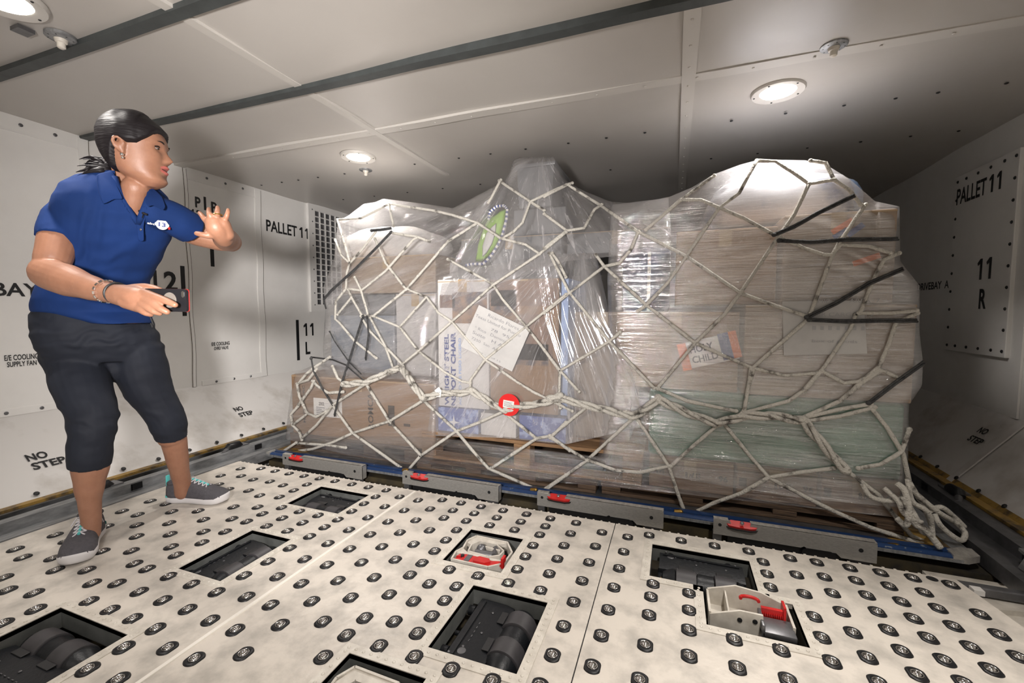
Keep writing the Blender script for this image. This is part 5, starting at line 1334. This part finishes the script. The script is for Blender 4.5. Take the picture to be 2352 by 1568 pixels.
# shirt
sh = MB(); trunk(sh, TORSO, .003)
chain(sh, NEAR_ARM[:3], scl=1.06, caps=(True, False)); chain(sh, [E2(345, 446, 362, 522, 1.45), E2(398, 462, 380, 532, 1.49), E2(432, 480, 395, 540, 1.52), E2(466, 503, 408, 548, 1.56)], caps=(True, False))
chain(sh, [(dep(228, 432, 1.44), .045), (dep(176, 482, 1.43), .052), (dep(148, 492, 1.42), .048)]); chain(sh, [(dep(325, 445, 1.45), .040), (dep(370, 490, 1.48), .045)])
VNECK = [(262, 395), (275, 452), (300, 492), (318, 512), (332, 478), (345, 445), (352, 400), (340, 380), (280, 375)]
def shirtpost(bm):
    from mathutils import noise
    bm.normal_update()
    for v in bm.verts:
        p = v.co; x, y = px_of(p)
        k = .006*noise.noise(V(p.x*5+p.z*6, p.y*5, p.z*13-p.x*9)) + .003*noise.noise(V(p.x*16, p.y*16, p.z*30))
        k += .006*math.exp(-((y-610)/50)**2)*math.sin(y*.10+x*.045+2.5*noise.noise(V(x*.02, y*.02, 1)))*(.4+noise.noise(V(x*.012, y*.03, 5))) + .004*math.exp(-((x-205)/30)**2)*math.exp(-((y-520)/70)**2)*math.sin(x*.16+y*.03+2*noise.noise(V(x*.03, y*.01, 2)))
        v.co = p+v.normal*k
    kill = []
    for f in bm.faces:
        c = f.calc_center_median(); x, y = px_of(c)
        if inpoly(x, y, VNECK) and (f.normal.dot(c-CAM) < 0 or y < 412): kill.append(f)
    bmesh.ops.delete(bm, geom=kill, context='FACES')
shirt = remesh('polo_shirt', sh, .0045, M['shirt'], person, 3, shirtpost)
shbv = BVHTree.FromPolygons([v.co.copy() for v in shirt.data.vertices], [tuple(p.vertices) for p in shirt.data.polygons])
def onshirt(px, py, off=.004, d0=1.42):
    d = ray(px, py).normalized(); h = shbv.ray_cast(CAM, d); b = bodybv.ray_cast(CAM, d)
    L_ = [q[3] for q in (h, b) if q[0] is not None and abs((q[0]-CAM).dot(FW)-d0) < .16]
    return CAM+d*(min(L_)-off) if L_ else dep(px, py, d0-off)
def flap(name, poly, th, m, off=.006, d0=1.42, bulge=0.0, parent=None):
    # a flat cloth flap lying on the shirt: its plane is fitted to the cloth below it
    xs = [p[0] for p in poly]; ys = [p[1] for p in poly]; hp = []
    for i in range(12):
        for j in range(12):
            x, y = lerp(min(xs), max(xs), (i+.5)/12), lerp(min(ys), max(ys), (j+.5)/12)
            if inpoly(x, y, poly): hp.append(onshirt(x, y, off, d0)-CAM)
    A_ = np.array([[v.dot(RT)/v.dot(FW), v.dot(UP)/v.dot(FW), 1] for v in hp]); D_ = np.array([1/v.dot(FW) for v in hp])
    ok_ = abs(1/D_-np.median(1/D_)) < .045; sol = np.linalg.lstsq(A_[ok_], D_[ok_], rcond=None)[0]
    e_ = float(np.percentile((1/(A_ @ sol)-1/D_)[ok_], 75)); rings = [[], [], []]; n = len(poly); Q = []
    for i in range(n):
        for k in range(4):
            u = k/4; p0, p1, p2, p3 = [V(*poly[(i+o)%n], 0) for o in (-1, 0, 1, 2)]
            c = p1.lerp(p2, u); sm_ = .5*((2*p1)+(p2-p0)*u+(2*p0-5*p1+4*p2-p3)*u*u+(3*p1-p0-3*p2+p3)*u**3); Q.append(c.lerp(sm_, .5))
    mid = sum(Q, V(0, 0, 0))/len(Q)
    def pl(q, o): a = ray(q.x, q.y); a1, a2 = (q.x-CX)/F, (CY-q.y)/F; return CAM+a*(1/(sol[0]*a1+sol[1]*a2+sol[2])-max(0, e_)*.7-o)
    mb = MB(); mb.rings([[pl(q, -th) for q in Q], [pl(q, 0) for q in Q], [pl(mid.lerp(q, .96), .0015) for q in Q]])
    return obj(name, mb, m, parent or person, True)
flap('collar', [(250, 393), (262, 398), (268, 425), (282, 456), (262, 458), (238, 468), (226, 440), (222, 402)], .006, M['shirt'], .008, 1.42)
flap('collar', [(338, 440), (344, 430), (356, 436), (372, 452), (380, 474), (374, 482), (352, 472), (340, 474), (334, 462)], .006, M['shirt'], .008, 1.40)
flap('placket', [(314, 508), (330, 474), (338, 478), (330, 520), (330, 552), (318, 552), (314, 520)], .003, M['shirt'], .005, 1.38)
for pl_ in ([(262, 405), (268, 428), (277, 452), (290, 474), (304, 494), (318, 513)], [(318, 513), (326, 492), (333, 476), (341, 456), (346, 438)]):
    pp = [onshirt(a, b, .002, 1.43) for a, b in pl_]; mb = MB(); mb.tube([pp[0]]+[(pp[i-1]+pp[i]*2+pp[i+1])/4 for i in range(1, len(pp)-1)]+[pp[-1]], .0095, 10); obj('neckline_edge', mb, M['shirt'], person, 'all')
mb = MB()
for y in (527, 540): mb.ball(onshirt(323, y, .009, 1.38), .0045, 10, (1, .6, 1))
obj('shirt_button', mb, M['gunmetal'], person)
# chest logo
lo = onshirt(372, 516, .009, 1.42); lx = onshirt(380, 517, .003, 1.42)-onshirt(358, 513, .003, 1.42); lz = V(0, 0, 1)
LT = frame(lo, lx, lz)
t_ = MB()
t_.prism([(.0165*math.cos(a)*(1.15 if abs(math.cos(a)) > .93 else 1), .0165*math.sin(a)) for a in [k*PI/16 for k in range(32)]], .0015, LT)
lg = obj('shirt_logo', t_, M['paper'], person)
bm = bmesh.new(); text_bm(bm, '13', LT @ Matrix.Translation(V(-.0095, -.007, .0021)), .019, .014, .03); text_bm(bm, 'abc', LT @ Matrix.Translation(V(-.0385, -.006, .002)), .020, .007, .02, mi=1)
obj('logo_lettering', bm, [M['print'], M['paper']], lg)
obj('logo_mark', MB().box(.0165, .022, -.012, -.004, 0, .0015, LT), M['red'], lg)
mb = MB(); mb.tube([onshirt(a, b, .010, 1.40) for a, b in ((322, 486), (330, 490), (338, 493))], .0035, 8); mb.tube([onshirt(a, b, .010, 1.40) for a, b in ((328, 480), (330, 490), (327, 500))], .0016, 6); mb.ball(onshirt(321, 485, .010, 1.40), .0045, 10)
obj('clip_microphone', mb, M['blackplastic'], person, True)

# trousers
pt = MB()
trunk(pt, [(100, 352, 830, 1.57, .09), (78, 368, 790, 1.57, .125), (64, 354, 750, 1.57, .135), (62, 346, 722, 1.57, .138), (84, 342, 700, 1.565, .125)], .002)
chain(pt, [(dep(222, 838, 1.56), .062), (dep(250, 846, 1.575), .050), (dep(280, 838, 1.60), .058)]); chain(pt, [(dep(215, 800, 1.56), .095), (dep(250, 800, 1.60), .09), (dep(300, 800, 1.62), .075)]); chain(pt, NEAR_LEG, scl=1.0, caps=(True, False)); chain(pt, FAR_LEG, scl=1.0, caps=(True, False))
def pantpost(bm):
    from mathutils import noise
    bm.normal_update()
    for v in bm.verts:
        p = v.co; x, y = px_of(p)
        k = .006*noise.noise(V(p.x*6, p.y*6, p.z*11))+.0025*noise.noise(V(p.x*18, p.y*18, p.z*34))
        w1 = noise.noise(V(x*.02, y*.02, 4)); k += .005*math.exp(-((y-775)/40)**2)*math.sin(y*.20+x*.05+4*w1)*(.4+noise.noise(V(x*.015, y*.04, 7)))+.004*math.exp(-((y-970)/40)**2)*math.sin(y*.17-x*.06+4*w1)*(.5+w1)
        v.co = p+v.normal*k
trousers = remesh('capri_trousers', pt, .0045, M['pants'], person, 3, pantpost)
mb = MB(); mb.tube([dep(345, 728, 1.50), dep(352, 745, 1.50), dep(350, 752, 1.50), dep(346, 742, 1.50)], .002, 6); obj('waist_cord', mb, M['letter'], person)

# hair
def hl(x): return interp(x, [-.12, -.055, -.036, -.027, -.015, .0, .03, .055, .075, .10], [-.02, .012, .042, .106, .127, .116, .119, .140, .165, .185])
hm = MB()
def hair_pt(z, ph):
    q = HMI @ head_pt(z, ph, .0001); k = (q.z-hl(q.x))/.012
    off = lerp(-.012, .012+.004*vnoise(q.x*40, q.y*40, q.z*12), max(0, min(1, .5+k)))
    if q.x > .03: off = min(off, .010)
    return head_pt(min(z*1.0, .2249), ph, off)+HZ*max(0, off)*(.9 if z > .15 else .2)
headgrid(hm, hair_pt, 90, 110, .02)
hairo = obj('hair', hm, M['hair'], person, 'all')
mb = MB(); rs = random.Random(4)
for k in range(46):
    a = V(-.074+rs.uniform(-.01, .012), rs.uniform(-.018, .018), .050+rs.uniform(-.016, .018)); up = rs.random() < .28
    L_ = rs.uniform(.035, .068); dz = rs.uniform(.005, .040) if up else rs.uniform(-.050, -.012); dy = rs.uniform(-.02, .02)
    pts = [HM @ (a+V(-L_*t, dy*t, dz*t*(1.2-.5*t)+.010*math.sin(3*t))) for t in (0, .25, .5, .75, 1)]
    r = rs.uniform(.005, .010) if not up else rs.uniform(.002, .005)
    mb.tube(pts, [r, r*1.15, r, r*.6, .0006], 7)
mb.ball(HM @ V(-.080, 0, .050), .028, 16, (.8, .9, 1)); mb.ball(HM @ V(-.106, 0, .030), .022, 16, (1.2, .9, .8))
obj('ponytail', mb, M['hair'], person, 'all')
# eyes, brows, earring
for s in (-1, 1):
    c = V(.0655, s*.0300, .1175)
    ey = obj('eye', MB().ball(HM @ c, .0105, 16, (.72, .95, .30), HM.to_3x3().to_4x4()), M['eyewhite'], person, 'all')
    obj('iris', MB().ball(HM @ (c+V(.0050, 0, 0)), .0056, 12, (.6, 1, .52), HM.to_3x3().to_4x4()), M['letter'], ey, 'all')
    mb = MB(); mb.tube([HM @ V(.0650+.0085*math.cos(t), s*(.030)+.0125*math.sin(t)*1.0, .1215+.0025*math.cos(t)-.001*abs(math.sin(t))) for t in [-1.4+.35*k for k in range(9)]], .0021, 6)
    obj('eyelashes', mb, M['hair'], person)
    mb = MB(); mb.tube([HM @ V(.0835-.0105*abs(t-.25)**1.5*1.2, s*(.014+.030*t), .1345+.005*math.sin(t*2.6)) for t in (0, .25, .5, .75, 1)], [.0012, .0022, .0022, .0016, .0006], 6)
    obj('eyebrow', mb, M['hair'], person)
er = MB(); er.ball(HM @ V(-.006, -.077, .078), .0052, 12); er.ball(HM @ V(-.005, -.077, .068), .0038, 12)
obj('earring', er, M['chrome'], person, True)
# bracelet and hair tie on the near wrist, ring on the far hand
def band(name, p1, p2, d, r, m, k=1.04, gaps=False):
    c, a = E2(*p1, *p2, d); ax = (dep(290, 680, 1.20)-dep(215, 662, 1.26)).normalized(); u = ax.orthogonal().normalized(); v = ax.cross(u)
    mb = MB(); n = 32
    if gaps:
        for i in range(0, n, 2): mb.tube([c+(u*math.cos(t)+v*math.sin(t))*a*k for t in (2*PI*i/n, 2*PI*(i+.7)/n, 2*PI*(i+1.4)/n)], r, 6)
    else: mb.tube([c+(u*math.cos(2*PI*i/n)+v*math.sin(2*PI*i/n))*a*k for i in range(n+1)], r, 6)
    return obj(name, mb, m, person, True)
band('silver_bracelet', (241, 692), (250, 646), 1.235, .0035, M['chrome'], 1.06, True)
band('hair_tie', (262, 694), (274, 652), 1.218, .0030, M['letter'], 1.07)
mb = MB(); c = dep(500, 493, 1.322)
mb.tube([c+RT*.0118*math.cos(t)+FW*.0118*math.sin(t) for t in [k*PI/10 for k in range(21)]], .0018, 6); obj('finger_ring', mb, M['brass'], person)
# phone: a thing of its own
pc = dep(382, 689, 1.162); pu = (dep(438, 690, 1.150)-dep(340, 688, 1.172)).normalized(); pv = (V(0, 0, 1)-pu*pu.z).normalized()
nrm = pu.cross(pv).normalized()
if nrm.dot(CAM-pc) < 0: nrm = -nrm
PT = Matrix.Translation(pc) @ Matrix((pu, pv, nrm)).transposed().to_4x4()
t = thing('smartphone', 'black phone with a round grey grip disc, held in the person\'s lowered hand', 'phone', pc)
def rrect(w, h, r, n=6): return [(sx*(w/2-r)+r*math.cos(a), sy*(h/2-r)+r*math.sin(a)) for sx, sy, a0 in ((1, 1, 0), (-1, 1, PI/2), (-1, -1, PI), (1, -1, 3*PI/2)) for a in [a0+PI/2*k/n for k in range(n+1)]]
obj('phone_case', MB().prism(rrect(.132, .060, .008), (-.0045, .0035), PT), M['phonecase'], t, True)
obj('red_edge', MB().prism(rrect(.1326, .0606, .008), (-.0055, -.0035), PT), M['red'], t)
T2 = PT @ Matrix.Translation(V(.015, 0, .0035))
obj('grip_disc', MB().lathe([(1e-4, .0022), (.0195, .0022), (.0205, .001), (.0205, 0)], 32, T2, cap=False), M['greydisc'], t, True)
T3 = PT @ Matrix.Translation(V(.056, .016, .0035))
obj('camera_lens', MB().prism(rrect(.008, .017, .004), .0012, T3), M['chrome'], t, True)

# shoes
def shoe(heel, toe, cam_in, nm):
    H, T_ = Vector(heel), Vector(toe); ax = (T_-H); L = ax.length; ax.normalize(); sd_ = V(ax.y, -ax.x, 0)
    FM = Matrix.Translation(H) @ Matrix((ax, -sd_, V(0, 0, 1))).transposed().to_4x4()
    top = obj('shoe', MB().box(0, .001, 0, .001, .03, .031, FM), M['shoe'], person)
    wd = lambda t: interp(t, [0, .04, .15, .35, .55, .72, .86, .95, 1], [.012, .027, .034, .033, .040, .046, .043, .030, .010])
    cy = lambda t: .006*math.sin(t*PI)*cam_in
    # sole
    n = 26; R_ = []
    for z, g in ((.001, -.004), (.008, .001), (.022, .003), (.030, -.001)):
        lift = lambda t: .010*max(0, (t-.8)/.2)**2+.004*max(0, (.1-t)/.1)
        ring = [FM @ V(t*L, cy(t)+(wd(t)+g), z+lift(t)) for t in [i/n for i in range(n+1)]]+[FM @ V(t*L, cy(t)-(wd(t)+g), z+lift(t)) for t in [1-i/n for i in range(n+1)]]
        R_.append(ring)
    mb = MB(); mb.rings(R_); obj('sole', mb, M['sole'], top, 'all')
    # upper
    ht = lambda t: interp(t, [0, .03, .12, .25, .36, .48, .60, .75, .88, .96, 1], [.058, .088, .092, .090, .094, .086, .074, .060, .052, .042, .030])
    rings = []
    for i in range(41):
        t = .005+.985*i/40; w_ = wd(t)*1.0+.001; h = ht(t)-.022; ring = []
        for k in range(24):
            a = PI*k/23; c, s = math.cos(a), math.sin(a)
            ring.append(FM @ V(t*L, cy(t)+w_*math.copysign(abs(c)**.8, c)*(1 if t > .3 else 1), .022+h*abs(s)**.75))
        rings.append(ring)
    me_old = top.data; mb = MB(); mb.rings(rings)
    o2 = obj('tmpshoe', mb, M['shoe'], None, 'all'); top.data = o2.data; bpy.data.objects.remove(o2); bpy.data.meshes.remove(me_old)
    # ankle padding ring, heel tab, tongue
    mb = MB(); mb.tube([FM @ V((.165+.135*math.cos(a))*L, cy(.2)+.026*math.sin(a), .088+.008*math.cos(a)) for a in [k*PI/10 for k in range(21)]], .009, 8, cap=False); obj('padded_collar', mb, M['shoe'], top, 'all')
    mb = MB(); mb.box(-.004, .004, -.008, .008, .05, .112, FM, bev=.003); obj('heel_tab', mb, M['mint'], top, True)
    mb = MB(); mb.rings([[FM @ V((.02+.07*k/6)*L+.0-.0, cy(.05)+s*(wd(.02+.07*k/6)+.004), .028+q) for q in (.0, .014-.010*k/6)] for s in (1,) for k in range(7)], cap=False, closed=False)
    mb.rings([[FM @ V((.02+.07*k/6)*L, cy(.05)-(wd(.02+.07*k/6)+.004), .028+q) for q in (.0, .014-.010*k/6)] for k in range(7)], cap=False, closed=False); obj('heel_trim', mb, M['mint'], top)
    mb = MB(); mb.box(.30*L, .36*L, -.012, .012, .088, .116, FM, bev=.003); obj('tongue', mb, M['shoe'], top, True)
    mb = MB()
    mb.prism([(p[0], p[1]) for p in ((.33*L, -.012), (.62*L, -.008), (.64*L, 0), (.62*L, .008), (.33*L, .012))], .002, FM @ Matrix.Translation(V(0, cy(.5), .1215)) @ Matrix.Rotation(.0, 4, 'Y')) if False else None
    mb.bm.free(); la, lb = MB(), MB()
    for k in range(5):
        t0, t1 = .36+.062*k, .36+.062*(k+1); z0, z1 = ht(t0)+.004, ht(t1)+.004; w_ = .020-.0012*k
        la.tube([FM @ V(t0*L, cy(t0)-w_, z0-.006), FM @ V((t0+t1)/2*L, cy(t0), (z0+z1)/2+.002), FM @ V(t1*L, cy(t1)+w_, z1-.006)], .0022, 6)
        la.tube([FM @ V(t0*L, cy(t0)+w_, z0-.006), FM @ V((t0+t1)/2*L, cy(t0), (z0+z1)/2+.002), FM @ V(t1*L, cy(t1)-w_, z1-.006)], .0022, 6)
        lb.tube([FM @ V((t0+.01)*L, cy(t0), z0-.001), FM @ V((t1)*L, cy(t1), z1-.001)], .0042, 6)
    la.tube([FM @ V(.36*L, cy(.36), ht(.36)+.006), FM @ V(.34*L, .030, ht(.36)+.002), FM @ V(.40*L, .042, ht(.4)-.02)], .0020, 6); la.tube([FM @ V(.36*L, cy(.36), ht(.36)+.006), FM @ V(.33*L, -.028, ht(.36)+.002), FM @ V(.40*L, -.040, ht(.4)-.016)], .0020, 6)
    obj('lace', la, M['lace'], top, True); obj('mint_eyelets', lb, M['mint'], top, True)
shoe(onz(222, 1222, 0), onz(170, 1302, 0), -1, 0)
shoe(onz(388, 1150, 0), onz(524, 1152, 0), 1, 0)
